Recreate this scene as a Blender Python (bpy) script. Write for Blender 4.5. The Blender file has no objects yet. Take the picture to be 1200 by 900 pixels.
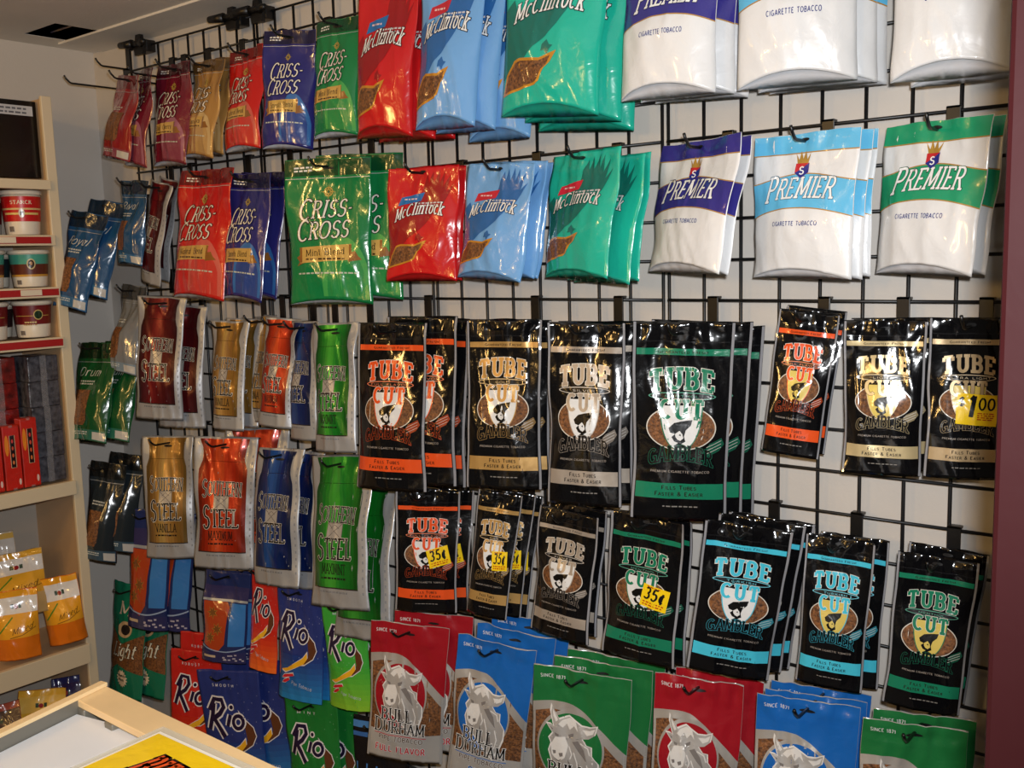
import bpy, bmesh, math, random
import numpy as np
from mathutils import Vector, Matrix, Euler, noise

scn = bpy.context.scene
C = scn.collection
ZF = 1.46                      # height of the grid's reference wire above the floor
R = math.radians

# ------------------------------------------------------------------ camera
cam_d = bpy.data.cameras.new('camera'); cam = bpy.data.objects.new('camera', cam_d); C.objects.link(cam)
CAMP = Vector((0.9874, -1.7215, 0.0911 + ZF))
cr, cu, cf = Vector((0.77934, 0.62604, -0.02654)), Vector((-0.05872, 0.11514, 0.99161)), Vector((-0.62384, 0.77124, -0.12649))
cam.matrix_world = Matrix(((cr.x, cu.x, -cf.x, CAMP.x), (cr.y, cu.y, -cf.y, CAMP.y), (cr.z, cu.z, -cf.z, CAMP.z), (0, 0, 0, 1)))
cam_d.sensor_width = 36; cam_d.lens = 1162.1 / 1200 * 36; cam_d.clip_start = 0.02
scn.camera = cam

# ------------------------------------------------------------------ light
w = bpy.data.worlds.new('world'); scn.world = w; w.use_nodes = True
bg = w.node_tree.nodes['Background']; bg.inputs[0].default_value = (1.0, 0.86, 0.70, 1); bg.inputs[1].default_value = 0.032
def area(name, loc, aim, size, energy, col, sy=None):
    l = bpy.data.lights.new(name, 'AREA'); l.energy = energy; l.color = col; l.size = size
    if sy: l.shape = 'RECTANGLE'; l.size_y = sy
    o = bpy.data.objects.new(name, l); C.objects.link(o); o.location = loc
    o.rotation_euler = (Vector(aim) - Vector(loc)).to_track_quat('-Z', 'Y').to_euler()
    return o
fl = CAMP + cr * 0.032 + cu * 0.065
fd = bpy.data.lights.new('camera_flash', 'SPOT'); fd.energy = 118; fd.color = (0.96, 0.975, 1.0); fd.spot_size = R(118); fd.spot_blend = 1.0; fd.shadow_soft_size = .02
fo = bpy.data.objects.new('camera_flash', fd); C.objects.link(fo); fo.location = fl
fo.rotation_euler = (cf - cr * .10 + cu * .06).to_track_quat('-Z', 'Y').to_euler()
# warm shop lamps on the customers' side of the room
area('shop_lamp', (-1.0, -3.0, 0.42 + ZF), (-0.7, 0, ZF), 0.07, 8, (1.0, 0.58, 0.18), .34)
area('shop_lamp', (0.35, -3.3, 0.42 + ZF), (0.0, 0.0, ZF), 0.07, 8, (1.0, 0.58, 0.18), .34)
area('ceiling_lamp', (-1.25, -1.5, 0.74 + ZF), (-1.7, -0.4, ZF - .8), 0.09, 3.6, (1.0, 0.58, 0.18))
area('ceiling_lamp', (-.35, -1.9, 0.74 + ZF), (-.3, -0.2, ZF), 0.08, 1.3, (1.0, 0.58, 0.18))
vs = scn.view_settings; vs.view_transform = 'Standard'; vs.look = 'None'; vs.gamma = 1; vs.exposure = 0.0; vs.use_curve_mapping = False

# ------------------------------------------------------------------ helpers
def lin(c):
    return tuple(((v / 255) / 12.92 if v / 255 <= 0.04045 else ((v / 255 + 0.055) / 1.055) ** 2.4) for v in c)
MATS = {}
def mat(name, col, rough=0.45, metal=0.0, bump=0.0, bscale=60.0, var=0.0, vscale=8.0, coat=0.0, spec=0.5, col2=None, alpha=1.0, trans=0.0):
    if name in MATS: return MATS[name]
    m = bpy.data.materials.new(name); m.use_nodes = True; nt = m.node_tree; b = nt.nodes['Principled BSDF']
    L = nt.links.new
    c = lin(col)
    b.inputs['Base Color'].default_value = (*c, 1); b.inputs['Roughness'].default_value = rough; b.inputs['Metallic'].default_value = metal
    b.inputs['Specular IOR Level'].default_value = spec; b.inputs['Coat Weight'].default_value = coat; b.inputs['Coat Roughness'].default_value = .08
    b.inputs['Alpha'].default_value = alpha; b.inputs['Transmission Weight'].default_value = trans
    if bump or var:
        tc = nt.nodes.new('ShaderNodeTexCoord')
        if bump:
            n = nt.nodes.new('ShaderNodeTexNoise'); n.inputs['Scale'].default_value = bscale; n.inputs['Detail'].default_value = 3; n.inputs['Distortion'].default_value = .6
            bp = nt.nodes.new('ShaderNodeBump'); bp.inputs['Strength'].default_value = bump; bp.inputs['Distance'].default_value = .004
            L(tc.outputs['Object'], n.inputs['Vector']); L(n.outputs['Fac'], bp.inputs['Height']); L(bp.outputs['Normal'], b.inputs['Normal'])
        if var:
            n2 = nt.nodes.new('ShaderNodeTexNoise'); n2.inputs['Scale'].default_value = vscale; n2.inputs['Detail'].default_value = 5
            r = nt.nodes.new('ShaderNodeValToRGB'); r.color_ramp.elements[0].position = .3; r.color_ramp.elements[1].position = .7
            d = lin(col2) if col2 else tuple(v * (1 - var) for v in c)
            r.color_ramp.elements[0].color = (*d, 1); r.color_ramp.elements[1].color = (*c, 1)
            L(tc.outputs['Object'], n2.inputs['Vector']); L(n2.outputs['Fac'], r.inputs['Fac']); L(r.outputs['Color'], b.inputs['Base Color'])
    MATS[name] = m
    return m
def film(col, rough=.2):                 # glossy printed film of a pouch
    return mat('film_%d_%d_%d_%d' % (*col, rough * 100), col, rough, 0, bump=.42, bscale=30, coat=.5)
def ink(col):                             # flat print on the film
    return mat('ink_%d_%d_%d' % col, col, .22, 0, bump=.42, bscale=30, coat=.5)
def foil(col, rough=.34):
    return mat('foil_%d_%d_%d' % col, col, rough, .35, bump=.2, bscale=34, coat=.3)
def tobacco():
    return mat('tobacco', (150, 96, 50), .6, 0, bump=.8, bscale=260, var=1, vscale=190, col2=(62, 34, 16), coat=.35)
SILVER = (168, 170, 173)

def link(name, me, parent=None):
    o = bpy.data.objects.new(name, me); C.objects.link(o)
    if parent: o.parent = parent
    return o
def mesh_obj(name, verts, faces, mats, parent=None, midx=None, smooth=False):
    me = bpy.data.meshes.new(name); me.from_pydata(verts, [], faces)
    for m in (mats if isinstance(mats, list) else [mats]): me.materials.append(m)
    if midx is not None: me.polygons.foreach_set('material_index', midx)
    if smooth: me.polygons.foreach_set('use_smooth', [True] * len(faces))
    me.update()
    return link(name, me, parent)
def thing(name, label, cat, loc=(0, 0, 0), rot=(0, 0, 0), group=None):
    o = bpy.data.objects.new(name, None); C.objects.link(o); o.location = loc; o.rotation_euler = rot; o.empty_display_size = .05
    return tag(o, label, cat, group)
def tag(o, label, cat, group=None):
    o['label'] = label; o['category'] = cat
    if group: o['group'] = group
    return o
def struct(o, label=None):
    o['kind'] = 'structure'
    if label: o['label'] = label
    return o
class BM:
    """collects shapes into one mesh"""
    def __init__(s): s.bm = bmesh.new()
    def box(s, x0, x1, y0, y1, z0, z1, bev=0.0, m=0, M=None):
        r = bmesh.ops.create_cube(s.bm, size=1)['verts']
        for v in r: v.co = Vector(((x0 + x1) / 2 + v.co.x * (x1 - x0), (y0 + y1) / 2 + v.co.y * (y1 - y0), (z0 + z1) / 2 + v.co.z * (z1 - z0)))
        fs = set(f for v in r for f in v.link_faces)
        if bev:
            g = bmesh.ops.bevel(s.bm, geom=list(set(e for v in r for e in v.link_edges)), offset=bev, segments=2, affect='EDGES', profile=.5)
            fs = set(g['faces']) | set(f for f in fs if f.is_valid); r = list(set(v for f in fs for v in f.verts))
        for f in fs: f.material_index = m
        if M is not None: bmesh.ops.transform(s.bm, matrix=M, verts=r)
        return s
    def tube(s, pts, rad, n=8, m=0):
        pts = [Vector(p) for p in pts]; rings = []
        for i, p in enumerate(pts):
            d = (pts[min(i + 1, len(pts) - 1)] - pts[max(i - 1, 0)]).normalized()
            a = Vector((0, 0, 1)) if abs(d.z) < .9 else Vector((1, 0, 0))
            x = d.cross(a).normalized(); y = d.cross(x)
            rr = rad[i] if isinstance(rad, (list, tuple)) else rad
            rings.append([s.bm.verts.new(p + (x * math.cos(t) + y * math.sin(t)) * rr) for t in [2 * math.pi * k / n for k in range(n)]])
        for a, b in zip(rings, rings[1:]):
            for k in range(n): s.bm.faces.new((a[k], a[(k + 1) % n], b[(k + 1) % n], b[k])).material_index = m
        s.bm.faces.new(rings[0][::-1]); s.bm.faces.new(rings[-1])
        return s
    def lathe(s, prof, n=40, mats=None, a0=0.0, a1=2 * math.pi):
        full = abs(a1 - a0 - 2 * math.pi) < 1e-6; k = n if full else n + 1
        rings = [[s.bm.verts.new((r * math.cos(a0 + (a1 - a0) * i / n), r * math.sin(a0 + (a1 - a0) * i / n), z)) for i in range(k)] for r, z in prof]
        for j, (a, b) in enumerate(zip(rings, rings[1:])):
            for i in range(n):
                f = s.bm.faces.new((a[i], a[(i + 1) % k], b[(i + 1) % k], b[i])); f.material_index = mats[j] if mats else 0
        return s
    def done(s, name, mats, parent=None, smooth=False):
        bmesh.ops.recalc_face_normals(s.bm, faces=s.bm.faces[:])
        me = bpy.data.meshes.new(name); s.bm.to_mesh(me); s.bm.free()
        for m in (mats if isinstance(mats, list) else [mats]): me.materials.append(m)
        if smooth: me.polygons.foreach_set('use_smooth', [True] * len(me.polygons))
        return link(name, me, parent)

# ------------------------------------------------------------------ room shell
XL, ZC = -2.12, 0.78 + ZF
wall_m = mat('painted_wall', (204, 198, 190), .75, bump=.12, bscale=90, var=.06, vscale=3)
ceil_m = mat('ceiling_paint', (228, 224, 216), .85, bump=.2, bscale=120, var=.08, vscale=4)
struct(BM().box(XL - .1, 2.6, 0.02, .12, 0, ZC + .1).done('wall_back', wall_m), 'off-white wall behind the wire grid')
struct(BM().box(XL - .1, XL, -4.2, .02, 0, ZC + .1).done('wall_left', wall_m), 'off-white side wall behind the shelving')
struct(BM().box(XL - .1, 2.6, -4.2, .12, -.1, 0).done('floor', mat('floor_vinyl', (120, 110, 98), .5, var=.25, vscale=6)), 'worn vinyl floor')
# ceiling with a ragged opening
hx0, hx1, hy0, hy1 = -2.005, -1.82, -.255, -.085
b = BM()
for x0, x1, y0, y1 in ((XL - .1, hx0, -4.2, .12), (hx1, 2.6, -4.2, .12), (hx0, hx1, -4.2, hy0), (hx0, hx1, hy1, .12)): b.box(x0, x1, y0, y1, ZC, ZC + .06)
ceil = struct(b.done('ceiling', ceil_m), 'grey-white ceiling with a square opening near the corner')
b = BM(); t = .004
for x0, x1, y0, y1, z0, z1 in ((hx0 - t, hx0, hy0, hy1, ZC + .001, ZC + .2), (hx1, hx1 + t, hy0, hy1, ZC + .001, ZC + .2), (hx0, hx1, hy0 - t, hy0, ZC + .001, ZC + .2), (hx0, hx1, hy1, hy1 + t, ZC + .001, ZC + .2), (hx0, hx1, hy0, hy1, ZC + .2, ZC + .21)): b.box(x0, x1, y0, y1, z0, z1)
b.done('duct', mat('duct_tan', (150, 118, 80), .7, var=.8, vscale=14, col2=(40, 40, 60)), ceil)
b = BM(); b.box(-.085, .085, -.03, .03, 0, .004, M=Matrix.Translation((-1.915, -.16, ZC + .022)) @ Euler((R(28), R(4), R(-8))).to_matrix().to_4x4())
b.done('loose_flap', mat('flap_tan', (150, 120, 80), .7, var=.5, vscale=20, col2=(70, 66, 90)), ceil)
b = BM()
b.box(-2.05, 2.6, -.13, .02, ZC - .006, ZC); struct(b.done('trim_1', ceil_m), 'flat ceiling board along the back wall')

# ------------------------------------------------------------------ wire grid panels
CELL, GAP = .0762, .01335
wire_m = mat('black_wire', (16, 16, 18), .42, spec=.6)
def cyl_mesh(name, a, bb, rad, n=8):
    o = BM().tube((a, bb), rad, n); o_ = bpy.data.meshes.new(name); bmesh.ops.recalc_face_normals(o.bm, faces=o.bm.faces[:]); o.bm.to_mesh(o_); o.bm.free(); o_.materials.append(wire_m)
    o_.polygons.foreach_set('use_smooth', [len(p.vertices) == 4 for p in o_.polygons]); return o_
TOP, BOT = 9.8 * CELL, -17 * CELL
vme = cyl_mesh('wire', (0, 0, BOT), (0, 0, TOP), .0034); hme = cyl_mesh('wire', (0, 0, 0), (8 * CELL, 0, 0), .0030)
plabel = ['black wire grid panel beside the shelving, behind the maroon and gold pouches',
          'black wire grid panel behind the blue and green compass-star pouches',
          'black wire grid panel behind the leaf-print pouches and bull-head bags',
          'black wire grid panel behind the crown-emblem pouches beside the dark red partition']
for pnl in range(4):
    t = thing('wire_grid_panel', plabel[pnl], 'grid panel', ((pnl - 3) * (8 * CELL + GAP), 0, ZF), group='wall grid panels')
    for i in range(9):
        o = link('wire', vme, t); o.location = (i * CELL, .0, 0)
    for k in list(range(-17, 10)) + [9.8]:
        o = link('wire', hme, t); o.location = (0, -.0055, k * CELL)

# ------------------------------------------------------------------ stroke lettering
def ar(cx, cy, rx, ry, a0, a1, n=9):
    return [(cx + rx * math.cos(R(a0 + (a1 - a0) * i / n)), cy + ry * math.sin(R(a0 + (a1 - a0) * i / n))) for i in range(n + 1)]
XH = .68
def _o(w, y1=1.0): return ar(w / 2, y1 / 2, w / 2, y1 / 2, 90, 450, 16)
G = {
 'A': (.76, [[(0, 0), (.38, 1)], [(.38, 1), (.76, 0)], [(.14, .33), (.62, .33)]]),
 'B': (.62, [[(.05, 0), (.05, 1)], [(.05, 1), (.33, 1)] + ar(.33, .76, .24, .24, 90, -90) + [(.05, .52)], [(.05, .52), (.35, .52)] + ar(.35, .26, .27, .26, 90, -90) + [(.05, 0)]]),
 'C': (.72, [ar(.4, .5, .38, .5, 48, 312, 14)]),
 'D': (.7, [[(.05, 0), (.05, 1)], [(.05, 1), (.3, 1)] + ar(.3, .5, .38, .5, 90, -90, 12) + [(.05, 0)]]),
 'E': (.6, [[(.05, 0), (.05, 1)], [(.05, 1), (.56, 1)], [(.05, .52), (.44, .52)], [(.05, 0), (.58, 0)]]),
 'F': (.56, [[(.05, 0), (.05, 1)], [(.05, 1), (.54, 1)], [(.05, .5), (.42, .5)]]),
 'G': (.78, [ar(.4, .5, .38, .5, 48, 330, 14), [(.74, 0), (.74, .42)], [(.46, .42), (.78, .42)]]),
 'H': (.72, [[(.05, 0), (.05, 1)], [(.67, 0), (.67, 1)], [(.05, .52), (.67, .52)]]),
 'I': (.22, [[(.11, 0), (.11, 1)]]),
 'J': (.5, [[(.42, 1), (.42, .3)] + ar(.2, .24, .22, .24, 10, -160, 6)]),
 'K': (.68, [[(.05, 0), (.05, 1)], [(.05, .4), (.6, 1)], [(.25, .6), (.66, 0)]]),
 'L': (.56, [[(.05, 0), (.05, 1)], [(.05, 0), (.56, 0)]]),
 'M': (.9, [[(.05, 0), (.08, 1)], [(.08, 1), (.45, .12)], [(.45, .12), (.82, 1)], [(.82, 1), (.85, 0)]]),
 'N': (.74, [[(.05, 0), (.05, 1)], [(.05, 1), (.69, 0)], [(.69, 0), (.69, 1)]]),
 'O': (.78, [_o(.78)]),
 'P': (.6, [[(.05, 0), (.05, 1)], [(.05, 1), (.32, 1)] + ar(.32, .74, .26, .26, 90, -90) + [(.05, .48)]]),
 'Q': (.78, [_o(.78), [(.45, .25), (.78, -.08)]]),
 'R': (.68, [[(.05, 0), (.05, 1)], [(.05, 1), (.32, 1)] + ar(.32, .75, .25, .25, 90, -90) + [(.05, .5)], [(.32, .5), (.66, 0)]]),
 'S': (.58, [ar(.29, .75, .25, .25, 28, 270, 9) + ar(.29, .25, .27, .25, 90, -155, 9)[1:]]),
 'T': (.68, [[(.34, 0), (.34, 1)], [(0, 1), (.68, 1)]]),
 'U': (.72, [[(.06, 1), (.06, .32)] + ar(.36, .32, .3, .32, 180, 360, 9) + [(.66, 1)]]),
 'V': (.72, [[(0, 1), (.36, 0)], [(.36, 0), (.72, 1)]]),
 'W': (1.0, [[(0, 1), (.26, 0)], [(.26, 0), (.5, .9)], [(.5, .9), (.74, 0)], [(.74, 0), (1, 1)]]),
 'X': (.7, [[(0, 0), (.7, 1)], [(0, 1), (.7, 0)]]),
 'Y': (.7, [[(0, 1), (.35, .45)], [(.7, 1), (.35, .45)], [(.35, .45), (.35, 0)]]),
 'Z': (.62, [[(.03, 1), (.6, 1)], [(.6, 1), (.02, 0)], [(.02, 0), (.62, 0)]]),
 'a': (.52, [ar(.24, .34, .22, .34, 60, 420, 12), [(.48, 0), (.48, XH)]]),
 'c': (.46, [ar(.26, .34, .24, .34, 50, 310, 10)]),
 'd': (.54, [ar(.24, .34, .22, .34, 60, 420, 12), [(.48, 0), (.48, 1)]]),
 'e': (.5, [[(.04, .36), (.46, .36)], ar(.25, .34, .23, .34, 5, 315, 11)]),
 'g': (.54, [ar(.24, .36, .22, .32, 60, 420, 12), [(.48, XH), (.48, -.1)] + ar(.26, -.1, .22, .2, 0, -160, 6)]),
 'h': (.54, [[(.06, 0), (.06, 1)], ar(.27, .42, .21, .26, 180, 0, 7) + [(.48, 0)]]),
 'i': (.2, [[(.1, 0), (.1, XH)], [(.1, .84), (.1, .97)]]),
 'k': (.52, [[(.06, 0), (.06, 1)], [(.06, .26), (.46, XH)], [(.2, .4), (.5, 0)]]),
 'l': (.2, [[(.1, 0), (.1, 1)]]),
 'm': (.8, [[(.06, 0), (.06, XH)], ar(.23, .44, .17, .24, 180, 0, 6) + [(.4, 0)], ar(.57, .44, .17, .24, 180, 0, 6) + [(.74, 0)]]),
 'n': (.54, [[(.06, 0), (.06, XH)], ar(.27, .42, .21, .26, 180, 0, 7) + [(.48, 0)]]),
 'o': (.52, [_o(.5, XH)]),
 'p': (.54, [[(.06, -.28), (.06, XH)], ar(.28, .34, .22, .34, 120, -240, 12)]),
 'r': (.38, [[(.06, 0), (.06, XH)], ar(.26, .42, .2, .26, 180, 50, 6)]),
 's': (.42, [ar(.21, .51, .17, .17, 30, 270, 7) + ar(.21, .17, .18, .17, 90, -155, 7)[1:]]),
 't': (.34, [[(.15, .95), (.15, .15)] + ar(.27, .15, .12, .15, 180, 300, 4), [(0, XH), (.32, XH)]]),
 'u': (.54, [[(.06, XH), (.06, .26)] + ar(.27, .26, .21, .26, 180, 360, 7), [(.48, 0), (.48, XH)]]),
 'x': (.46, [[(0, 0), (.46, XH)], [(0, XH), (.46, 0)]]),
 'y': (.5, [[(0, XH), (.25, 0)], [(.5, XH), (.15, -.28)]]),
 'b': (.54, [[(.06, 0), (.06, 1)], ar(.28, .34, .22, .34, 120, -240, 12)]),
 '0': (.62, [_o(.6)]), '1': (.36, [[(.02, .8), (.22, 1)], [(.22, 1), (.22, 0)]]),
 '3': (.56, [ar(.26, .76, .24, .24, 150, -90, 9), ar(.26, .26, .27, .26, 90, -150, 9)]),
 '5': (.56, [[(.5, 1), (.1, 1)], [(.1, 1), (.06, .55)], [(.06, .55)] + ar(.25, .31, .28, .31, 110, -150, 10)]),
 '7': (.54, [[(.02, 1), (.52, 1)], [(.52, 1), (.2, 0)]]),
 '8': (.58, [ar(.29, .76, .22, .24, 0, 360, 12), ar(.29, .26, .27, .26, 0, 360, 12)]),
 '-': (.34, [[(.03, .45), (.31, .45)]]), '.': (.16, [[(.08, 0), (.08, .12)]]), '!': (.2, [[(.1, .3), (.1, 1)], [(.1, 0), (.1, .13)]]),
 '&': (.74, [[(.72, 0), (.2, .7)] + ar(.33, .8, .16, .2, 200, -30, 7) + [(.1, .36)] + ar(.3, .24, .26, .24, 150, 350, 7) + [(.7, .45)]]),
 '$': (.6, [ar(.29, .75, .25, .25, 28, 270, 9) + ar(.29, .25, .27, .25, 90, -155, 9)[1:], [(.29, -.12), (.29, 1.12)]]),
 'c|': (.5, [ar(.26, .34, .24, .34, 50, 310, 10), [(.26, -.15), (.26, .85)]]), "'": (.16, [[(.08, .78), (.08, 1)]]), ' ': (.36, []),
}
def strip(pts, a, b_):
    """ribbon quads along a polyline with an elliptical pen"""
    n = len(pts); out = []
    for i, (x, y) in enumerate(pts):
        x0, y0 = pts[max(i - 1, 0)]; x1, y1 = pts[min(i + 1, n - 1)]
        dx, dy = x1 - x0, y1 - y0; l = math.hypot(dx, dy) or 1
        nx, ny = -dy / l * a, dx / l * b_
        out.append(((x + nx, y + ny), (x - nx, y - ny)))
    return [(out[i][0], out[i + 1][0], out[i + 1][1], out[i][1]) for i in range(n - 1)]
def glyph_quads(ch, sx, wv, wh, serif, ext):
    """quads of one glyph, cap height 1; sx squeezes the skeleton"""
    adv, strokes = G[ch]; qs = []
    ends = [s[0] for s in strokes] + [s[-1] for s in strokes]
    for s in strokes:
        p = [(x * sx, y) for x, y in s]
        if ext:
            for i0, i1 in ((0, 1), (-1, -2)):
                dx, dy = p[i0][0] - p[i1][0], p[i0][1] - p[i1][1]; l = math.hypot(dx, dy) or 1
                p[i0] = (p[i0][0] + dx / l * ext, p[i0][1] + dy / l * ext)
        qs += strip(p, wv / 2, wh / 2)
        if serif:
            for e, q in ((s[0], s[1]), (s[-1], s[-2])):
                dx, dy = (e[0] - q[0]) * sx, e[1] - q[1]; x, y = e[0] * sx, e[1]
                if abs(dy) > abs(dx) * 1.3 and (abs(y) < .02 or abs(y - 1) < .02 or abs(y - XH) < .01):
                    h = wv / 2 + serif; yy = y + (wh / 2 if y < .1 else -wh / 2) * .0
                    qs.append(((x - h, yy - wh / 2), (x + h, yy - wh / 2), (x + h, yy + wh / 2), (x - h, yy + wh / 2)))
                elif abs(dy) < .02 and (abs(y) < .02 or abs(y - 1) < .02) and ends.count(e) == 1:
                    d = (serif + wh) * (1 if y < .5 else -1)
                    qs.append(((x - wh * .45, y), (x + wh * .45, y), (x + wh * .45, y + d), (x - wh * .45, y + d)))
    return qs

# ------------------------------------------------------------------ printed surface of a pouch or other sheet
class Sheet:
    """a grid of points nv x nu; print is laid on it in (s,v), s -.5...5 across, v 0..1 upward"""
    def __init__(self, P, W, H): self.P, self.W, self.H = P, W, H; self.parts = {}; self.order = []
    def at(self, s, v, off):
        P = self.P; nv, nu = P.shape[:2]
        a = np.clip((np.asarray(s) + .5) * (nu - 1), 0, nu - 1.001); b = np.clip(np.asarray(v) * (nv - 1), 0, nv - 1.001)
        i, j = a.astype(int), b.astype(int); fa, fb = (a - i)[:, None], (b - j)[:, None]
        p = P[j, i] * (1 - fa) * (1 - fb) + P[j, i + 1] * fa * (1 - fb) + P[j + 1, i] * (1 - fa) * fb + P[j + 1, i + 1] * fa * fb
        p = p.copy(); p[:, 1] -= off
        return p
    def add(self, part, m, quads, layer):
        self.parts.setdefault(part, []).append((m, quads, .0007 + .00022 * layer))
    def span(self, part, m, xs, lo, hi, layer=0, ny=None):
        q = []; n = len(xs)
        ny = ny or max(1, int(max(h - l for h, l in zip(hi, lo)) / .03))
        for i in range(n - 1):
            for k in range(ny):
                f0, f1 = k / ny, (k + 1) / ny
                q.append(((xs[i], lo[i] + (hi[i] - lo[i]) * f0), (xs[i + 1], lo[i + 1] + (hi[i + 1] - lo[i + 1]) * f0),
                          (xs[i + 1], lo[i + 1] + (hi[i + 1] - lo[i + 1]) * f1), (xs[i], lo[i] + (hi[i] - lo[i]) * f1)))
        self.add(part, m, q, layer)
    def rect(self, part, m, x0, x1, y0, y1, layer=0):
        n = max(1, int((x1 - x0) / .035)); xs = [x0 + (x1 - x0) * i / n for i in range(n + 1)]
        self.span(part, m, xs, [y0] * (n + 1), [y1] * (n + 1), layer)
    def curve(self, part, m, x0, x1, flo, fhi, layer=0, n=24):
        xs = [x0 + (x1 - x0) * i / n for i in range(n + 1)]; self.span(part, m, xs, [flo(x) for x in xs], [fhi(x) for x in xs], layer)
    def ell(self, part, m, cx, cy, rx, ry, layer=0, n=22):
        xs = [cx - rx * math.cos(math.pi * i / n) for i in range(n + 1)]
        h = [ry * math.sin(math.pi * i / n) for i in range(n + 1)]
        self.span(part, m, xs, [cy - a for a in h], [cy + a for a in h], layer)
    def poly(self, part, m, pts, layer=0, maxe=.034):
        from mathutils.geometry import tessellate_polygon
        tri = tessellate_polygon([[Vector((x, y, 0)) for x, y in pts]]); q = []
        st = [tuple(pts[i] for i in t) for t in tri]
        while st:
            a, b, c = st.pop()
            es = [math.hypot(a[0] - b[0], a[1] - b[1]), math.hypot(b[0] - c[0], b[1] - c[1]), math.hypot(c[0] - a[0], c[1] - a[1])]
            k = es.index(max(es))
            if es[k] < maxe: q.append((a, b, c)); continue
            if k == 1: a, b, c = b, c, a
            elif k == 2: a, b, c = c, a, b
            mm = ((a[0] + b[0]) / 2, (a[1] + b[1]) / 2); st += [(a, mm, c), (mm, b, c)]
        self.add(part, m, q, layer)
    def line(self, part, m, pts, wd, layer=0):
        """thin ribbon; wd in metres"""
        W, H = self.W, self.H; p = [(x * W, y * H) for x, y in pts]
        self.add(part, m, [tuple((x / W, y / H) for x, y in q) for q in strip(p, wd / 2, wd / 2)], layer)
    def text(self, part, m, s, cx, y, h, w, wv=.16, wh=.10, serif=0, slant=0.0, arch=0.0, rise=0.0, outline=None, ow=.08, layer=3, first=1.0, small=None, track=.1, taper=0.0, shadow=None):
        """s fitted to width w (of W) and cap height h (of H), baseline y"""
        W, H = self.W, self.H; hm = h * H; items = []; x = 0.0
        i = 0
        while i < len(s):
            ch = s[i]; k = 1.0
            if ch == 'c' and s[i:i + 2] == 'c|': ch = 'c|'; i += 1
            if small and ch.islower(): ch = ch.upper(); k = small
            if i == 0: k *= first
            items.append((ch, x, k)); x += (G[ch][0] + track + wv * .9) * k; i += 1
        tot = max(x - track, .01); sx = w * W / (tot * hm)            # horizontal squeeze
        passes = [(m, 0.0, layer, 0)]
        if outline: passes.insert(0, (outline, ow, layer - 1, 0))
        if shadow: passes.insert(0, (shadow, ow * .6, layer - 2, .07))
        for mm, o, ly, sh in passes:
            qs = []
            for ch, x0, k in items:
                for q in glyph_quads(ch, sx, wv * min(sx, 1.15) / max(k, .6) ** .3 + 2 * o, wh + 2 * o, serif, o):
                    r = []
                    for gx, gy in q:
                        X = (x0 * sx + gx * k + wv * sx * .4) * hm; Y = gy * k * hm
                        if first != 1.0 and ch == items[0][0] and x0 == 0: Y -= (first - 1) * hm * .35
                        u = (X / (w * W) - .5) * 2
                        Y *= 1 + taper * u
                        X += slant * Y
                        r.append((cx + (X - w * W / 2 + sh * hm) / W, y + Y / H + arch * (1 - u * u) + rise * u - sh * hm / H))
                    qs.append(tuple(r))
            self.add(part, mm, qs, ly)
    def build(self, parent):
        made = []
        cu_, cv_ = self.P.shape[1] - 1, self.P.shape[0] - 1
        def cells(a, b): return math.hypot((a[0] - b[0]) * cu_, (a[1] - b[1]) * cv_)
        def split(q):
            if len(q) != 4: return [q]
            a, b, c, d = q
            n = min(60, max(1, math.ceil(max(cells(a, b), cells(c, d)) * .9))); m_ = min(60, max(1, math.ceil(max(cells(b, c), cells(d, a)) * .9)))
            if n * m_ == 1: return [q]
            def pt(i, j):
                f, g = i / n, j / m_
                return tuple(a[k] * (1 - f) * (1 - g) + b[k] * f * (1 - g) + c[k] * f * g + d[k] * (1 - f) * g for k in (0, 1))
            return [(pt(i, j), pt(i + 1, j), pt(i + 1, j + 1), pt(i, j + 1)) for i in range(n) for j in range(m_)]
        host = {}
        for part, calls in sorted(self.parts.items(), key=lambda kv: '/' in kv[0]):
            up, _, sub = part.split('#')[0].partition('/')
            part, par = (sub, host[up]) if sub else (up, parent)
            S, V, O, faces, mi, mats = [], [], [], [], [], []
            for m, quads, off in calls:
                if m not in mats: mats.append(m)
                k = mats.index(m)
                for q in (r for q0 in quads for r in split(q0)):
                    n0 = len(S)
                    for s, v in q: S.append(s); V.append(v); O.append(off)
                    a = sum((q[i][0] * q[(i + 1) % len(q)][1] - q[(i + 1) % len(q)][0] * q[i][1]) for i in range(len(q)))
                    f = list(range(n0, n0 + len(q)))
                    faces.append(f if a > 0 else f[::-1]); mi.append(k)
            if not faces: continue
            p = self.at(S, V, np.asarray(O))
            o = mesh_obj(part, p.tolist(), faces, mats, par, mi); host.setdefault(up, o)
            bm = bmesh.new(); bm.from_mesh(o.data); bmesh.ops.remove_doubles(bm, verts=bm.verts[:], dist=1e-6); bm.to_mesh(o.data); bm.free()
            o.data.polygons.foreach_set('use_smooth', [True] * len(o.data.polygons))
            if not sub: made.append(o)
        return made

def flat_sheet(W, H, nu=3, nv=3):
    P = np.zeros((nv, nu, 3))
    for j in range(nv):
        for i in range(nu): P[j, i] = ((i / (nu - 1) - .5) * W, 0, j / (nv - 1) * H)
    return Sheet(P, W, H)

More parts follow.
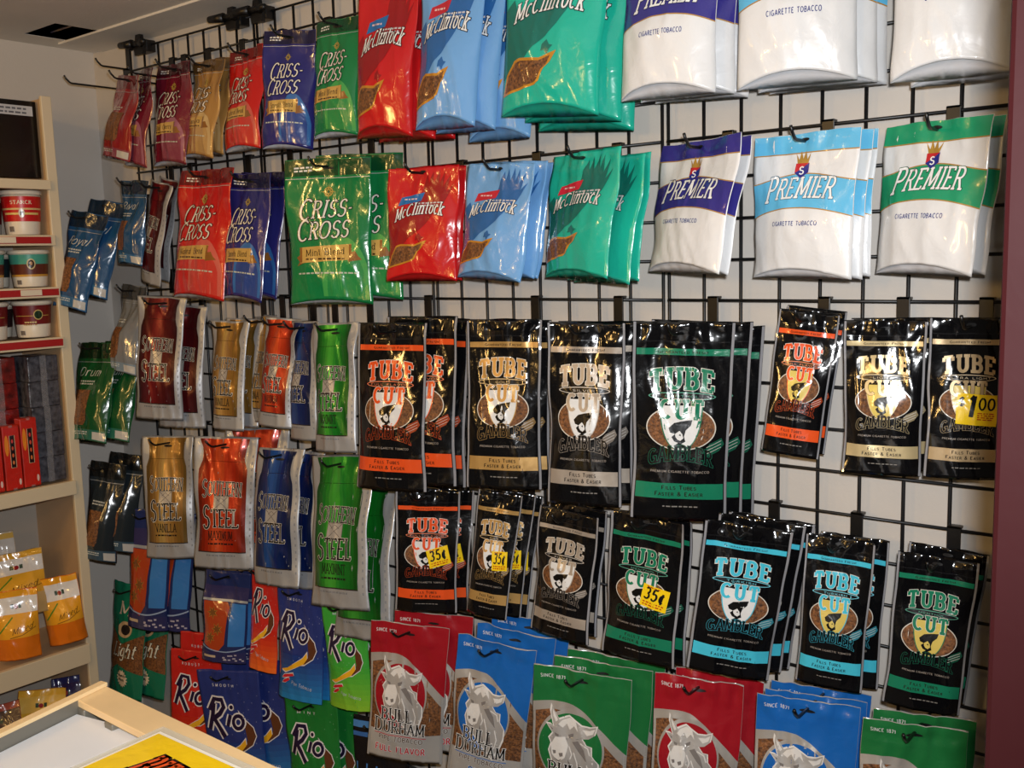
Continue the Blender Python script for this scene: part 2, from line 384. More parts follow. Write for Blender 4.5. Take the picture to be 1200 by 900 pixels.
# ------------------------------------------------------------------ pouch body
def sm(a, b, x): t = min(1, max(0, (x - a) / (b - a))); return t * t * (3 - 2 * t)
def pouch_body(W, H, T, arch, crump, seed, root, body_m, gus_m, pinch=.03, topcurl=.0, NU=30, NV=44, head=1.0):
    of = Vector((seed * 7.31, seed * 3.17, seed * 1.7))
    F = np.zeros((NV + 1, NU + 1, 3)); B = F.copy()
    for j in range(NV + 1):
        v = j / NV
        bul = (1 - sm(.35, .84, v)) * (.82 + .18 * sm(0, .2, v))
        for i in range(NU + 1):
            u = 2 * i / NU - 1; e = max(0, 1 - abs(u) ** 2.3)
            prof = e ** .85
            hw = W / 2 * (1 - pinch * bul * 1.0 * (.6 + .4 * sm(.0, .25, v)))
            pw = Vector((u * W * 9, v * H * 7, 0)) + of
            n1 = noise.noise(pw * .55); n2 = noise.noise(pw * 1.3 + Vector((5, 1, 9)))
            rdg = (1 - abs(noise.noise(Vector((u * W * 14 + v * 1.5, v * H * 8, 3)) + of)) * 2.4)
            rdg = max(0, rdg) ** 2
            nt_ = noise.noise(Vector((u * 2.2, v * 14, 7)) + of)
            wob = noise.noise(Vector((1.7 if u > 0 else -4.1, v * 3.2, 2)) + of)
            wave = crump * .012 * wob * abs(u) ** 3 + crump * .010 * noise.noise(Vector((u * 1.6, 8, 3)) + of) * sm(.6, 1, v)
            wr = crump * (.0045 * n1 + .0022 * n2 + .0035 * (rdg - .3) * (.35 + .65 * prof) + head * (.0022 * nt_ + .004 * noise.noise(Vector((u * W * 26, v * H * 22, 4)) + of)) * sm(.78, .93, v))
            curl = -topcurl * sm(.7, 1, v) ** 2 * (.6 + .4 * u)
            d = T * bul * prof + wr * (.25 + .75 * min(1, e * 2.2)) + wave + curl
            z = -H + H * v + arch * H * (1 - u * u) * (1 - v) ** 5 + crump * .004 * noise.noise(Vector((u * 1.4, 2, 5)) + of) * sm(.8, 1, v)
            x = u * hw + crump * .002 * noise.noise(Vector((3, v * 4, u)) + of)
            F[j, i] = (x, -d - .0004, z)
            B[j, i] = (x, T * .25 * bul * prof + .0004 - (wave + curl + wr * (.25 + .75 * min(1, e * 2.2))), -H + H * v)
    nu, nv = NU + 1, NV + 1
    verts = [tuple(p) for p in F.reshape(-1, 3)] + [tuple(p) for p in B.reshape(-1, 3)]
    nb = nu * nv; faces = []; mi = []
    for j in range(NV):
        for i in range(NU):
            a = j * nu + i; faces.append((a, a + 1, a + nu + 1, a + nu)); mi.append(0)
            a += nb; faces.append((a, a + nu, a + nu + 1, a + 1)); mi.append(0)
    for j in range(NV):
        for i, fl_ in ((0, False), (NU, True)):
            a, b_ = j * nu + i, (j + 1) * nu + i
            f = (a, b_, b_ + nb, a + nb); faces.append(f if not fl_ else f[::-1]); mi.append(0)
    for i in range(NU):
        a = NV * nu + i; faces.append((a, a + 1, a + 1 + nb, a + nb)); mi.append(0)
    # folded gusset in the bottom opening
    g0 = len(verts); rows = 4
    for k in range(1, rows):
        t = k / rows
        for i in range(nu):
            u = 2 * i / NU - 1; f, bb = F[0, i], B[0, i]
            verts.append((f[0], f[1] * (1 - t) + bb[1] * t, f[2] * (1 - t) + bb[2] * t + .05 * H * (1 - abs(u) ** 2) * math.sin(math.pi * t)))
    def gi(k, i): return i if k == 0 else (nb + i if k == rows else g0 + (k - 1) * nu + i)
    for k in range(rows):
        for i in range(NU): faces.append((gi(k, i), gi(k + 1, i), gi(k + 1, i + 1), gi(k, i + 1))); mi.append(1)
    mesh_obj('body', verts, faces, [body_m, gus_m], root, mi, True)
    return Sheet(F, W, H)
BLK, WHT = (14, 14, 16), (238, 238, 236)
def hole(S, y=.95, r=.05):
    S.ell('hang_hole', mat('hole_black', (6, 6, 7), .6), 0, y, r * .16 / S.W * 1.2, .012 * .25 / S.H, 4, 10)
def lines_of_print(S, part, m, cx, y, w, n, h=.012, layer=3, seed=0):
    """print too small to read: rows of short dashes"""
    rn = random.Random(seed + int(y * 1000))
    for k in range(n):
        x = cx - w / 2
        while x < cx + w / 2 - .02:
            l = min(rn.uniform(.02, .06), cx + w / 2 - x); S.rect(part, m, x, x + l, y - k * h * 1.9, y - k * h * 1.9 + h, layer); x += l + .014

# ------------------------------------------------------------------ pouch designs (art in s,v)
def scale_c(c, k): return tuple(max(0, min(255, int(v * k))) for v in c)
def mix_c(a, b, t): return tuple(int(x + (y - x) * t) for x, y in zip(a, b))

def art_crown(S, col):                     # white pouches with crown emblem
    c = ink(col); gold = ink((176, 132, 62))
    S.rect('header_band', c, -.498, .498, .87, .998, 0); S.rect('header_band', gold, -.498, .498, .862, .87, 0)
    lo = lambda x: .425 + .065 * (1 - (2 * x) ** 2); hi = lambda x: .695 + .035 * math.cos(x * 5) - .01
    S.curve('name_band', gold, -.498, .498, lambda x: lo(x) - .008, lambda x: hi(x) + .008, 0)
    S.curve('name_band', c, -.498, .498, lo, hi, 1)
    S.text('lettering', ink(WHT), 'PREMIER', .0, .545, .135, .66, wv=.17, wh=.1, serif=.05, slant=.18, arch=.015, outline=ink(scale_c(col, .55)), ow=.03, layer=4, first=1.25)
    S.text('lettering#2', ink((40, 46, 120)), 'CIGARETTE TOBACCO', -.0, .36, .03, .46, wv=.2, wh=.17, layer=3, track=.16)
    y = .70
    S.poly('emblem', ink((170, 130, 50)), [(-.075, y + .165), (-.05, y + .09), (.05, y + .09), (.075, y + .165), (.04, y + .12), (.025, y + .18), (0, y + .125), (-.025, y + .18), (-.04, y + .12)], 3)
    S.poly('emblem', ink((190, 30, 40)), [(-.062, y + .095), (.062, y + .095), (.062, y + .03), (.0, y - .008), (-.062, y + .03)], 4)
    S.poly('emblem', ink((36, 40, 130)), [(-.062, y + .03), (.062, y + .095), (.062, y + .03), (.0, y - .008)], 5)
    S.text('emblem/emblem_letter', ink(WHT), 'S', 0, y + .02, .05, .05, wv=.2, wh=.15, layer=7)
    hole(S, .955)
def art_leaf(S, col, dark, flag, seed=0):  # leaf-and-eagle pouches
    d = ink(dark)
    S.poly('eagle_silhouette', d, [(-.498, .2), (-.498, .6), (-.4, .66), (-.33, .56), (-.2, .64), (-.02, .72), (.03, .85), (.09, .93), (.1, .85), (.16, .95), (.17, .85), (.24, .96), (.24, .85), (.31, .95), (.29, .82), (.38, .92), (.33, .77), (.42, .84), (.32, .68), (.22, .62), (.1, .5), (0, .43), (-.12, .38), (-.3, .27)], 0)  # eagle silhouette printed in a darker ink
    S.poly('eagle_silhouette', d, [(-.03, .385), (.02, .41), (.05, .38), (.09, .375), (.05, .35), (.03, .32), (0, .35), (-.04, .345)], 1)
    S.poly('flag', ink(flag), [(-.34, .665), (-.30, .74), (.04, .775), (.0, .70)], 2)
    lines_of_print(S, 'flag', ink((235, 200, 200)), -.15, .715, .2, 1, .012, 3)
    lines_of_print(S, 'small_print', ink((200, 200, 205)), .12, .675, .3, 2, .011, 3)
    S.text('lettering', ink(WHT), 'McClintock', -.03, .545, .105, .7, wv=.17, wh=.09, serif=.05, slant=.18, arch=.04, rise=.022, outline=ink((30, 24, 26)), ow=.045, layer=4)
    def LF(p): return [(-.478 + (x + .47) * 1.22, .105 + (y - .115) * 1.15) for x, y in p]
    S.poly('leaf_window', ink((190, 130, 40)), LF([(-.47, .115), (-.44, .22), (-.36, .29), (-.3, .30), (-.12, .29), (.03, .325), (-.02, .265), (-.07, .235), (-.11, .165), (-.15, .145), (-.3, .125)]), 2)
    S.poly('leaf_window', tobacco(), LF([(-.445, .13), (-.42, .215), (-.35, .275), (-.3, .285), (-.12, .275), (-.02, .30), (-.05, .255), (-.09, .23), (-.13, .17), (-.165, .158), (-.3, .14)]), 3)
    hole(S, .95)
def art_star(S, col, flavor, glow):        # two-line italic title with compass star and ribbon
    S.rect('header_band', ink(scale_c(col, .55)), -.496, .496, .885, .996, 0)
    S.rect('zip_line', foil((200, 205, 205)), -.49, .49, .866, .870, 1)
    g = ink((176, 150, 70))
    for k in range(8):
        a = math.pi / 4 * k; r = .085 if k % 2 == 0 else .05; asp = S.W / S.H
        S.poly('compass_star', g, [(r * math.sin(a), .775 + r * math.cos(a) * asp), (.018 * math.sin(a + .5), .775 + .018 * math.cos(a + .5) * asp), (.018 * math.sin(a - .5), .775 + .018 * math.cos(a - .5) * asp)], 2)
    S.ell('compass_star', g, 0, .775, .05, .05 * S.W / S.H, 1); S.ell('compass_star', ink(scale_c(col, .7)), 0, .775, .038, .038 * S.W / S.H, 1.5)
    S.curve('glow_arc', ink(mix_c(col, glow, .55)), -.05, .47, lambda x: .03, lambda x: .12 + .34 * math.sqrt(max(0, 1 - ((x - .2) / .28) ** 2)), 0)
    S.curve('glow_arc', ink(mix_c(col, glow, .25)), .0, .42, lambda x: .03, lambda x: .10 + .28 * math.sqrt(max(0, 1 - ((x - .2) / .24) ** 2)), .5)
    wht, out = ink((232, 226, 214)), ink(scale_c(col, .28))
    S.text('lettering', wht, 'CRISS-', -.03, .60, .115, .62, wv=.15, wh=.075, serif=.06, slant=.2, rise=.008, outline=out, ow=.045, layer=4, first=1.22, track=.06)
    S.text('lettering', wht, 'CROSS', -.06, .455, .115, .62, wv=.15, wh=.075, serif=.06, slant=.2, rise=.008, outline=out, ow=.045, layer=4, first=1.22, track=.06)
    rb, rd = ink((198, 160, 84)), ink((140, 92, 40))
    S.poly('ribbon', rd, [(-.38, .265), (-.28, .285), (-.28, .36), (-.38, .325), (-.34, .295)], 2); S.poly('ribbon', rd, [(.40, .305), (.25, .29), (.25, .35), (.33, .365), (.36, .33)], 2)
    S.curve('ribbon', rb, -.33, .29, lambda x: .285 + .03 * (x + .33), lambda x: .395 + .03 * (x + .33), 3)
    S.rect('ribbon', rd, -.33, -.30, .29, .395, 3.5); S.rect('ribbon', rd, .26, .29, .30, .41, 3.5)
    S.text('ribbon/ribbon_lettering', ink((40, 26, 14)), flavor, -.02, .338, .045, .46, wv=.13, wh=.07, serif=.03, layer=5, rise=.006)
    lines_of_print(S, 'ribbon', ink((70, 48, 24)), -.02, .306, .46, 1, .012, 5)
    lines_of_print(S, 'small_print', ink((190, 196, 180)), 0, .205, .72, 1, .011, 3)
    lines_of_print(S, 'header_print', ink((220, 220, 214)), -.28, .935, .2, 2, .011, 3)
    hole(S, .935, .08)
def art_can(S, col, flavor, lightc):       # silver pouch printed with a can
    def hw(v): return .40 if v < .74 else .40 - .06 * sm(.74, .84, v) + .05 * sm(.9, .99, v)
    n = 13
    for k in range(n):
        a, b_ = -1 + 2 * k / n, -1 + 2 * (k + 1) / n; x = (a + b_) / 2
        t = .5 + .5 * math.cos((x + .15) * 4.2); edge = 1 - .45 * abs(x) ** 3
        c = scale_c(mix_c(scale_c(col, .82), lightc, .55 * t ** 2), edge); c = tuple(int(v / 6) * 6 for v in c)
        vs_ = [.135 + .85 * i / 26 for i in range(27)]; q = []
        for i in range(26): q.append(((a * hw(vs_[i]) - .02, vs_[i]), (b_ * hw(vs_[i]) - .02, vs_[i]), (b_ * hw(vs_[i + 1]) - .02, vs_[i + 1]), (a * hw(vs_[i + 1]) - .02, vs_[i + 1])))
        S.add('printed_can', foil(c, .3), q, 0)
    S.rect('printed_can', ink((40, 34, 30)), -.42, .38, .128, .136, 1); S.rect('printed_can', ink(scale_c(col, .5)), -.36, .32, .815, .819, 1)
    bk, wh_ = ink((22, 20, 20)), ink((214, 210, 200))
    S.text('lettering', bk, 'SOUTHERN', -.02, .555, .10, .66, wv=.17, wh=.08, serif=.04, outline=wh_, ow=.022, layer=4, first=1.3, track=.04, arch=.008)
    S.text('lettering#2', bk, 'STEEL', -.02, .325, .13, .62, wv=.18, wh=.09, serif=.05, outline=wh_, ow=.022, layer=6, first=1.3, track=.05)
    S.rect('crest', foil((150, 146, 142)), -.15, .11, .45, .56, 4); S.rect('crest', foil((186, 182, 176)), -.14, .10, .457, .553, 5)
    for p in ([(-.14, .457), (.1, .553)], [(-.14, .553), (.1, .457)], [(-.09, .52), (-.02, .545), (.05, .52)]): S.line('crest', ink((110, 104, 100)), p, .0014, 6)
    if flavor:
        S.text('flavour_lettering', bk, flavor, -.02, .225, .065, .42, wv=.16, wh=.09, serif=.03, layer=3, track=.05); lines_of_print(S, 'flavour_lettering', bk, -.02, .19, .42, 1, .012, 3)
    for k in range(16): S.rect('edge_print', ink((140, 142, 146)), .435, .455, .1 + k * .05, .118 + k * .05, 1)
    lines_of_print(S, 'base_print', ink((130, 132, 136)), -.02, .10, .5, 1, .012, 1)
    hole(S, .92, .07)
def sticker(S, txt, cx, cy, w, h, tilt):
    ye, rd, bk = ink((246, 208, 26)), ink((190, 60, 20)), ink((16, 16, 18)); asp = S.W / S.H
    ct, st = math.cos(R(tilt)), math.sin(R(tilt))
    def T(x, y): return (cx + x * ct - y * st / asp * 1, cy + (x * st * asp + y * ct))
    before = {k: len(v) for k, v in S.parts.items()}
    S.poly('price_sticker', ye, [(-w / 2, -h / 2), (w / 2, -h / 2), (w / 2, h / 2), (-w / 2, h / 2)], 8)
    if txt == '35':
        S.text('price_sticker/price_lettering', bk, '35c|', -.02 * w, -.12 * h, .50 * h, .8 * w, wv=.24, wh=.16, slant=.12, layer=10)
        lines_of_print(S, 'price_sticker/price_lettering', rd, 0, -.30 * h, .8 * w, 2, .06 * h, 9); lines_of_print(S, 'price_sticker/price_lettering', rd, -.1 * w, .40 * h, .5 * w, 1, .05 * h, 9)
    else:
        S.text('price_sticker/price_lettering', bk, '1', -.15 * w, -.24 * h, .68 * h, .22 * w, wv=.3, wh=.2, slant=.08, layer=10); S.text('price_sticker/price_lettering', bk, '$', -.38 * w, .1 * h, .26 * h, .15 * w, wv=.2, wh=.15, layer=10)
        S.text('price_sticker/price_lettering', bk, '00', .22 * w, .02 * h, .36 * h, .42 * w, wv=.2, wh=.15, layer=10); lines_of_print(S, 'price_sticker/price_lettering', rd, .22 * w, -.12 * h, .42 * w, 4, .035 * h, 9)
    for k in ('price_sticker', 'price_sticker/price_lettering'): S.parts[k] = [(m, [tuple(T(*p) for p in q) for q in qs], o + .0004) for m, qs, o in S.parts[k]]
def art_shield(S, col, kind, shield=WHT, stick=None, dim=1.0):   # black pouches with shield and oval window
    c = foil(col) if kind in ('GOLD', 'SILVER', 'LIGHT', 'ULTRA LIGHT') else ink(col); bk = ink(BLK); lc = ink(col)
    clear = mat('clear_edge', (150, 150, 154), .1, .1, bump=.3, bscale=30, coat=.6)
    for s in (-1, 1): S.rect('clear_edge#%d' % s, clear, *sorted((s * .497, s * .47)), .004, .996, 0)
    S.rect('header_band', c, -.46, .46, .835, .868, 1); S.text('header_band/band_lettering', ink((40, 30, 20)), 'Guaranteed Fresh!', 0, .844, .014, .5, wv=.2, wh=.17, small=.8, layer=3)
    S.rect('zip_line', mat('zip_gloss', (30, 30, 32), .15, coat=.6), -.46, .46, .90, .906, 3)
    ow = ink((232, 226, 214)) if kind not in ('LIGHT', 'ULTRA LIGHT') else ink((30, 26, 24))
    S.ell('tobacco_window', ink((214, 208, 196)), 0, .475, .36, .112, 1, 30); S.ell('tobacco_window', tobacco(), 0, .475, .348, .107, 2, 30)
    hwf = lambda v: .205 * max(0, 1 - abs((.60 - v) / .235) ** 2.6) ** .5 if v < .6 else .205
    for k_, (mm, gr, ly) in enumerate(((ink(col), .012, 3), (ink(shield), 0, 4))):
        vs_ = [.367 - gr * .5 + (.585 - .367 + gr * .5) * i / 16 for i in range(17)]
        q = [((-hwf(vs_[i]) - gr, vs_[i]), (hwf(vs_[i]) + gr, vs_[i]), (hwf(vs_[i + 1]) + gr, vs_[i + 1]), (-hwf(vs_[i + 1]) - gr, vs_[i + 1])) for i in range(16)]
        q2 = [(((1 - t) * a[0] + t * b_[0], a[1]), ((1 - t2) * a[0] + t2 * b_[0], a[1]), ((1 - t2) * d[0] + t2 * e[0], d[1]), ((1 - t) * d[0] + t * e[0], d[1])) for a, b_, e, d in q for t, t2 in ((0, .25), (.25, .5), (.5, .75), (.75, 1))]
        S.add('shield', mm, q2, ly)
    hat = [(495, 512), (518, 490), (550, 482), (592, 476), (586, 500), (566, 520), (560, 545), (566, 566), (548, 576), (520, 566), (508, 548), (522, 536), (502, 530)]
    S.poly('rider_emblem', ink((14, 14, 14)), [((x - 545) / 48 * .12, .458 - (y - 525) / 48 * .058) for x, y in hat], 5)
    S.poly('rider_emblem', ink(shield), [(-.055, .446), (-.01, .462), (.02, .445), (.03, .425), (.0, .412), (-.03, .418), (-.05, .43)], 6)
    S.poly('rider_emblem', ink((14, 14, 14)), [(-.02, .44), (.0, .447), (.005, .435)], 7)
    S.poly('rider_emblem', ink((14, 14, 14)), [(-.07, .385), (-.02, .402), (.05, .39), (.08, .378), (0, .372)], 5)
    S.text('lettering', c, 'TUBE', 0, .655, .095, .66, wv=.3, wh=.2, serif=.07, arch=.018, outline=ow, ow=.028, layer=5, taper=.0, track=.16)
    S.text('lettering#2', c, 'CUT', 0, .525, .085, .46, wv=.3, wh=.2, serif=.07, outline=ow, ow=.028, layer=9, track=.16)
    S.ell('ring', ink(mix_c(col, WHT, .3)), 0, .632, .34, .021, 5); S.ell('ring', bk, 0, .632, .325, .016, 6); S.text('ring/ring_lettering', ink(mix_c(col, WHT, .3)), kind, 0, .626, .012, .05 * len(kind), wv=.18, wh=.15, layer=8)
    S.text('lettering#3', bk, 'GAMBLER', 0, .285, .068, .68, wv=.2, wh=.14, serif=.05, arch=.032, outline=ink(mix_c(col, BLK, .25)), ow=.035, layer=7)
    S.text('small_print', ink((150, 140, 130)), 'PREMIUM CIGARETTE TOBACCO', 0, .25, .011, .62, wv=.2, wh=.16, layer=3)
    S.poly('badge', ink(mix_c(col, BLK, .35)), [(.24, .36), (.3, .40), (.42, .43), (.45, .40), (.40, .365), (.28, .335)], 6)
    for k in range(3): S.line('badge', ink((200, 196, 190)), [(.27, .35 + k * .016), (.42, .385 + k * .016)], .0008, 7)
    S.rect('base_band', c, -.46, .46, .115, .195, 1); dk = ink((36, 28, 20))
    S.text('base_band/band_lettering', dk, 'Fills Tubes', .0, .163, .02, .36, wv=.2, wh=.17, small=.8, layer=3); S.text('base_band/band_lettering', dk, 'Faster & Easier', 0, .13, .02, .5, wv=.2, wh=.17, small=.8, layer=3)
    lines_of_print(S, 'base_print', ink((130, 126, 120)), .02, .072, .36, 1, .006, 3)
    if stick == '35': sticker(S, '35', .2, .465, .36, .15, 2 + 14 * math.sin(S.W * 900))
    if stick == '1': sticker(S, '1', .12, .44, .52, .19, -3)
    hole(S, .955, .04)
BULL = [(115, 272), (135, 300), (155, 322), (200, 305), (262, 335), (300, 335), (332, 325), (325, 360), (300, 378), (268, 382), (290, 405), (315, 408), (318, 440), (350, 470), (352, 510), (335, 555), (300, 605), (250, 570), (180, 520), (160, 515), (130, 495), (112, 450), (122, 420), (110, 400), (128, 378), (95, 345), (118, 345), (130, 352), (112, 300)]
def art_bull(S, col, flavor, fcol):        # bull-head bags
    sil, tb = foil((178, 172, 164), .42), tobacco(); c = ink(col)
    for s in (-1, 1): S.rect('silver_edge#%d' % s, foil((190, 188, 184), .3), *sorted((s * .498, s * .47)), .0, .62, 1)
    S.rect('tobacco_window', tb, -.47, .47, .215, .72, 0)
    f = lambda x: .74 + .035 * math.cos((x + .2) * 4.2) - .42 * max(0, x + .1) ** 1.35
    S.curve('header_panel', sil, -.497, .497, lambda x: f(x) - .045 - .055 * abs(x + .15), lambda x: f(x) + .004, 1)
    S.curve('header_panel', c, -.497, .497, f, lambda x: .997, 2)
    S.ell('emblem_disc', sil, -.08, .49, .36, .245, 3, 30); S.ell('emblem_disc', c, -.08, .485, .34, .225, 4, 30)
    def BP(pts, k=1.0): return [(-.06 + (x - 222) * k / 130 * .285, .50 - (y - 425) * k / 130 * .205) for x, y in pts]
    S.poly('bull_head', ink((232, 228, 222)), BP(BULL, 1.06), 5); S.poly('bull_head', foil((188, 183, 177), .4), BP(BULL), 6)
    li, dk_ = ink((228, 224, 218)), ink((126, 120, 116))
    S.poly('bull_head', li, BP([(138, 392), (186, 386), (204, 418), (192, 466), (158, 492), (124, 464), (118, 428)]), 7)
    S.poly('bull_head', li, BP([(150, 340), (172, 352), (190, 334), (206, 356), (226, 338), (246, 356), (232, 318), (202, 308), (168, 322)]), 7)
    S.poly('bull_head', li, BP([(118, 284), (134, 304), (148, 324), (138, 332), (124, 312)]), 7); S.poly('bull_head', li, BP([(266, 346), (302, 345), (328, 332), (318, 356), (290, 366)]), 7)
    for p in ([(128, 448), (144, 446), (146, 458), (134, 462)], [(160, 454), (180, 448), (182, 462), (166, 468)], [(134, 374), (156, 380), (154, 390), (138, 386)], [(200, 376), (226, 366), (226, 378), (206, 390)], [(222, 400), (250, 392), (282, 424), (300, 470), (262, 440)], [(206, 470), (226, 500), (250, 562), (214, 528)], [(256, 480), (276, 500), (290, 560), (268, 540)], [(136, 476), (160, 484), (176, 474), (160, 492)], [(112, 352), (126, 360), (122, 366)]):
        S.poly('bull_head', dk_, BP(p), 8)
    for p in ([(262, 400), (300, 414), (312, 440)], [(232, 440), (252, 480), (262, 540)], [(300, 480), (318, 520), (310, 560)], [(208, 420), (224, 450), (216, 470)]):
        S.line('bull_head', li, BP(p), .0024, 8)
    bk, wh_ = ink((22, 20, 20)), ink((226, 224, 220))
    S.text('lettering', bk, 'BULL', -.1, .305, .085, .42, wv=.17, wh=.08, serif=.06, outline=wh_, ow=.05, layer=9)
    S.text('lettering#2', bk, 'DURHAM', -.06, .215, .08, .68, wv=.17, wh=.08, serif=.06, outline=wh_, ow=.05, layer=11, first=1.2)
    S.rect('lettering#3', ink(fcol), -.4, .3, .192, .197, 9)
    S.text('lettering#3', ink((90, 70, 56)), 'PIPE TOBACCO', -.04, .152, .034, .6, wv=.2, wh=.16, outline=wh_, ow=.06, layer=9)
    S.text('lettering#4', ink(fcol), flavor, -.04, .065, .045, .1 + .052 * len(flavor), wv=.22, wh=.17, outline=wh_, ow=.05, layer=5)
    S.text('small_print', ink((220, 220, 220)), 'SINCE 1871', -.3, .925, .022, .25, wv=.18, wh=.14, layer=4)
    for y in (.865, .845): S.rect('zip_line', c, -.49, .49, y, y + .007, 8)
    hole(S, .93, .07)
def art_swirl(S, col, low, top):           # brush-script pouches with swirl
    for k in range(8): S.rect('colour_fade', ink(mix_c(low, col, k / 8)), -.497, .497, .004 + k * .05, .004 + (k + 1) * .05, 0)
    wh_, bk = ink((226, 224, 226)), ink((34, 22, 56)); br, ye, rd = ink((96, 56, 34)), ink((240, 180, 40)), ink((210, 36, 50))
    cres = [(.12, .66), (.22, .60), (.36, .53), (.40, .46), (.34, .39), (.18, .335), (.1, .33), (.2, .37), (.27, .43), (.24, .52)]
    S.poly('swirl', wh_, [(x * 1.06 - .012, (y - .47) * 1.07 + .47) for x, y in cres], 1); S.poly('swirl', br, cres, 2)
    yel = [(-.36, .26), (-.2, .285), (.0, .345), (.14, .385), (.24, .44), (.25, .39), (.16, .335), (-.02, .295), (-.25, .245)]
    S.poly('swirl', wh_, [(x * 1.03, (y - .32) * 1.13 + .32) for x, y in yel], 3); S.poly('swirl', ye, yel, 4)
    for dy, l in ((0, .28), (-.045, .17)):
        p = [(-.34, .19 + dy), (-.28, .22 + dy), (-.34 + l, .245 + dy), (-.32 + l, .225 + dy), (-.25, .195 + dy)]
        S.poly('swirl', wh_, [(x * 1.06 + .01, (y - .21 - dy) * 1.3 + .21 + dy) for x, y in p], 3); S.poly('swirl', rd, p, 4)
    Rr = [[(-.28, .72), (-.31, .62), (-.38, .5)], [(-.36, .66), (-.27, .755), (-.14, .75), (-.11, .69), (-.18, .635), (-.29, .595)], [(-.29, .595), (-.2, .53), (-.1, .45)]]
    ii = [[(-.04, .63), (-.08, .54)], [(-.032, .70), (-.02, .672)]]
    oo = [[(.08 + .085 * math.cos(t), .575 + .05 * math.sin(t)) for t in [2 * math.pi * k / 16 + .6 for k in range(17)]]]
    ii = [[(x + .035, y) for x, y in p] for p in ii]; oo = [[(x + .05, y) for x, y in p] for p in oo]
    for ps, wd in ((Rr, .0098), (ii[:1], .008), (oo, .0075)):
        for p in ps:
            f = wd * S.W / .14
            S.line('lettering', wh_, p, f * 1.75, 5); S.line('lettering', bk, p, f, 7)
    S.ell('lettering', wh_, .012, .69, .05, .05 * S.W / S.H, 5, 12); S.ell('lettering', bk, .012, .69, .03, .03 * S.W / S.H, 7, 12)
    S.text('small_print', ink((210, 212, 220)), ' '.join(top), -.1, .86, .022, .36, wv=.2, wh=.16, layer=3)
    S.text('base_print', ink((190, 196, 206)), 'Pipe Tobacco', .1, .13, .03, .42, wv=.14, wh=.1, slant=.2, rise=-.02, layer=3)
    rn = random.Random(int(S.W * 1e5))
    for k in range(26):
        x, y = rn.uniform(-.1, .46), rn.uniform(.35, .9); S.rect('speckle', ink(mix_c(col, WHT, .45)), x, x + .012, y, y + .008, .7)
    hole(S, .93, .06)
def art_window(S, col, txt, win=(-.38, .12, .16, .52), dark=.5):     # pouches with a clear tobacco window
    S.rect('header_band', ink(scale_c(col, dark)), -.496, .496, .84, .996, 0)
    x0, x1, y0, y1 = win
    S.poly('tobacco_window', tobacco(), [(x0, y0 + .04), (x0 + .05, y0), (x1 - .05, y0), (x1, y0 + .05), (x1, y1), (x0 + .02, y1)], 1)
    S.rect('base_band', ink(mix_c(col, (120, 190, 240), .25)), -.49, .49, .01, .12, 0); lines_of_print(S, 'base_band', ink((190, 200, 200)), -.05, .085, .5, 2, .012, 2)
    wt = ink((196, 200, 196))
    if txt: S.text('lettering', wt, txt, -.06, .66, .085, .6, wv=.12, wh=.07, slant=.3, layer=3)
    lines_of_print(S, 'small_print', wt, -.06, .60, .4, 2, .014, 3)
    S.rect('base_band', ink((188, 188, 184)), .28, .48, .02, .10, 2)
    S.rect('zip_line', foil((160, 165, 170)), -.48, .48, .80, .806, 2); hole(S, .94, .06)
def art_light(S):
    tb = tobacco(); wt = ink((214, 214, 200))
    S.curve('tobacco_window', tb, -.495, .495, lambda x: .30 - .22 * abs(x + .1) + .12 * x, lambda x: .60 - .25 * (.5 - abs(x)), 1)
    S.text('lettering', wt, 'Light', .06, .37, .115, .62, wv=.15, wh=.09, serif=.04, slant=.2, rise=.01, layer=3, outline=ink((40, 30, 20)), ow=.04)
    S.text('lettering#2', ink((210, 190, 170)), 'M', -.1, .72, .11, .3, wv=.14, wh=.08, serif=.05, slant=.1, layer=3)
    S.ell('medallion', ink((200, 170, 130)), .0, .6, .2, .07, 2); S.ell('medallion', ink((40, 34, 34)), .02, .6, .13, .045, 3)
    pts = []
    for k in range(32):
        a = 2 * math.pi * k / 32; r = .16 if k % 2 else .125; pts.append((.05 + r * math.cos(a), .17 + r * math.sin(a) * S.W / S.H))
    S.poly('sunburst_badge', ink((224, 206, 180)), pts, 3); lines_of_print(S, 'sunburst_badge', ink((30, 60, 40)), .05, .185, .2, 2, .02, 4); hole(S, .94)
def art_rust(S):
    rn = random.Random(7); ye = ink((190, 130, 50))
    S.rect('header_band', ink((54, 50, 92)), -.496, .496, .70, .84, 0); S.rect('header_band', foil((170, 176, 184)), -.496, .496, .675, .70, 1)
    S.poly('rust_panel', ink((172, 66, 30)), [(-.44, .2), (-.1, .12), (.06, .22), (.1, .62), (.04, .67), (-.47, .67)], 1)
    for (cx, cy) in ((-.25, .55), (-.12, .38), (-.28, .28)):
        p = [(cx + (.13 if k % 2 else .06) * math.cos(2 * math.pi * k / 14), cy + (.07 if k % 2 else .03) * math.sin(2 * math.pi * k / 14)) for k in range(15)]
        S.line('rust_panel', ye, p, .0016, 2); S.poly('rust_panel', ink((120, 76, 36)), p[:-1], 1.5)
    S.rect('blue_strip', ink((58, 122, 190)), .14, .46, .2, .66, 1)
    S.rect('base_band', ink((44, 46, 92)), -.495, .495, .01, .13, 1); S.curve('base_band', ink((150, 170, 200)), -.49, .49, lambda x: .13 + .05 * (2 * x) ** 2, lambda x: .142 + .05 * (2 * x) ** 2, 2)
    for k in range(14): x, y = rn.uniform(.0, .42), rn.uniform(.03, .1); S.rect('base_band', foil((200, 196, 214)), x, x + .05, y, y + .014, 3)
    S.rect('base_band', ink((200, 180, 150)), -.42, -.14, .06, .085, 3); hole(S, .93)
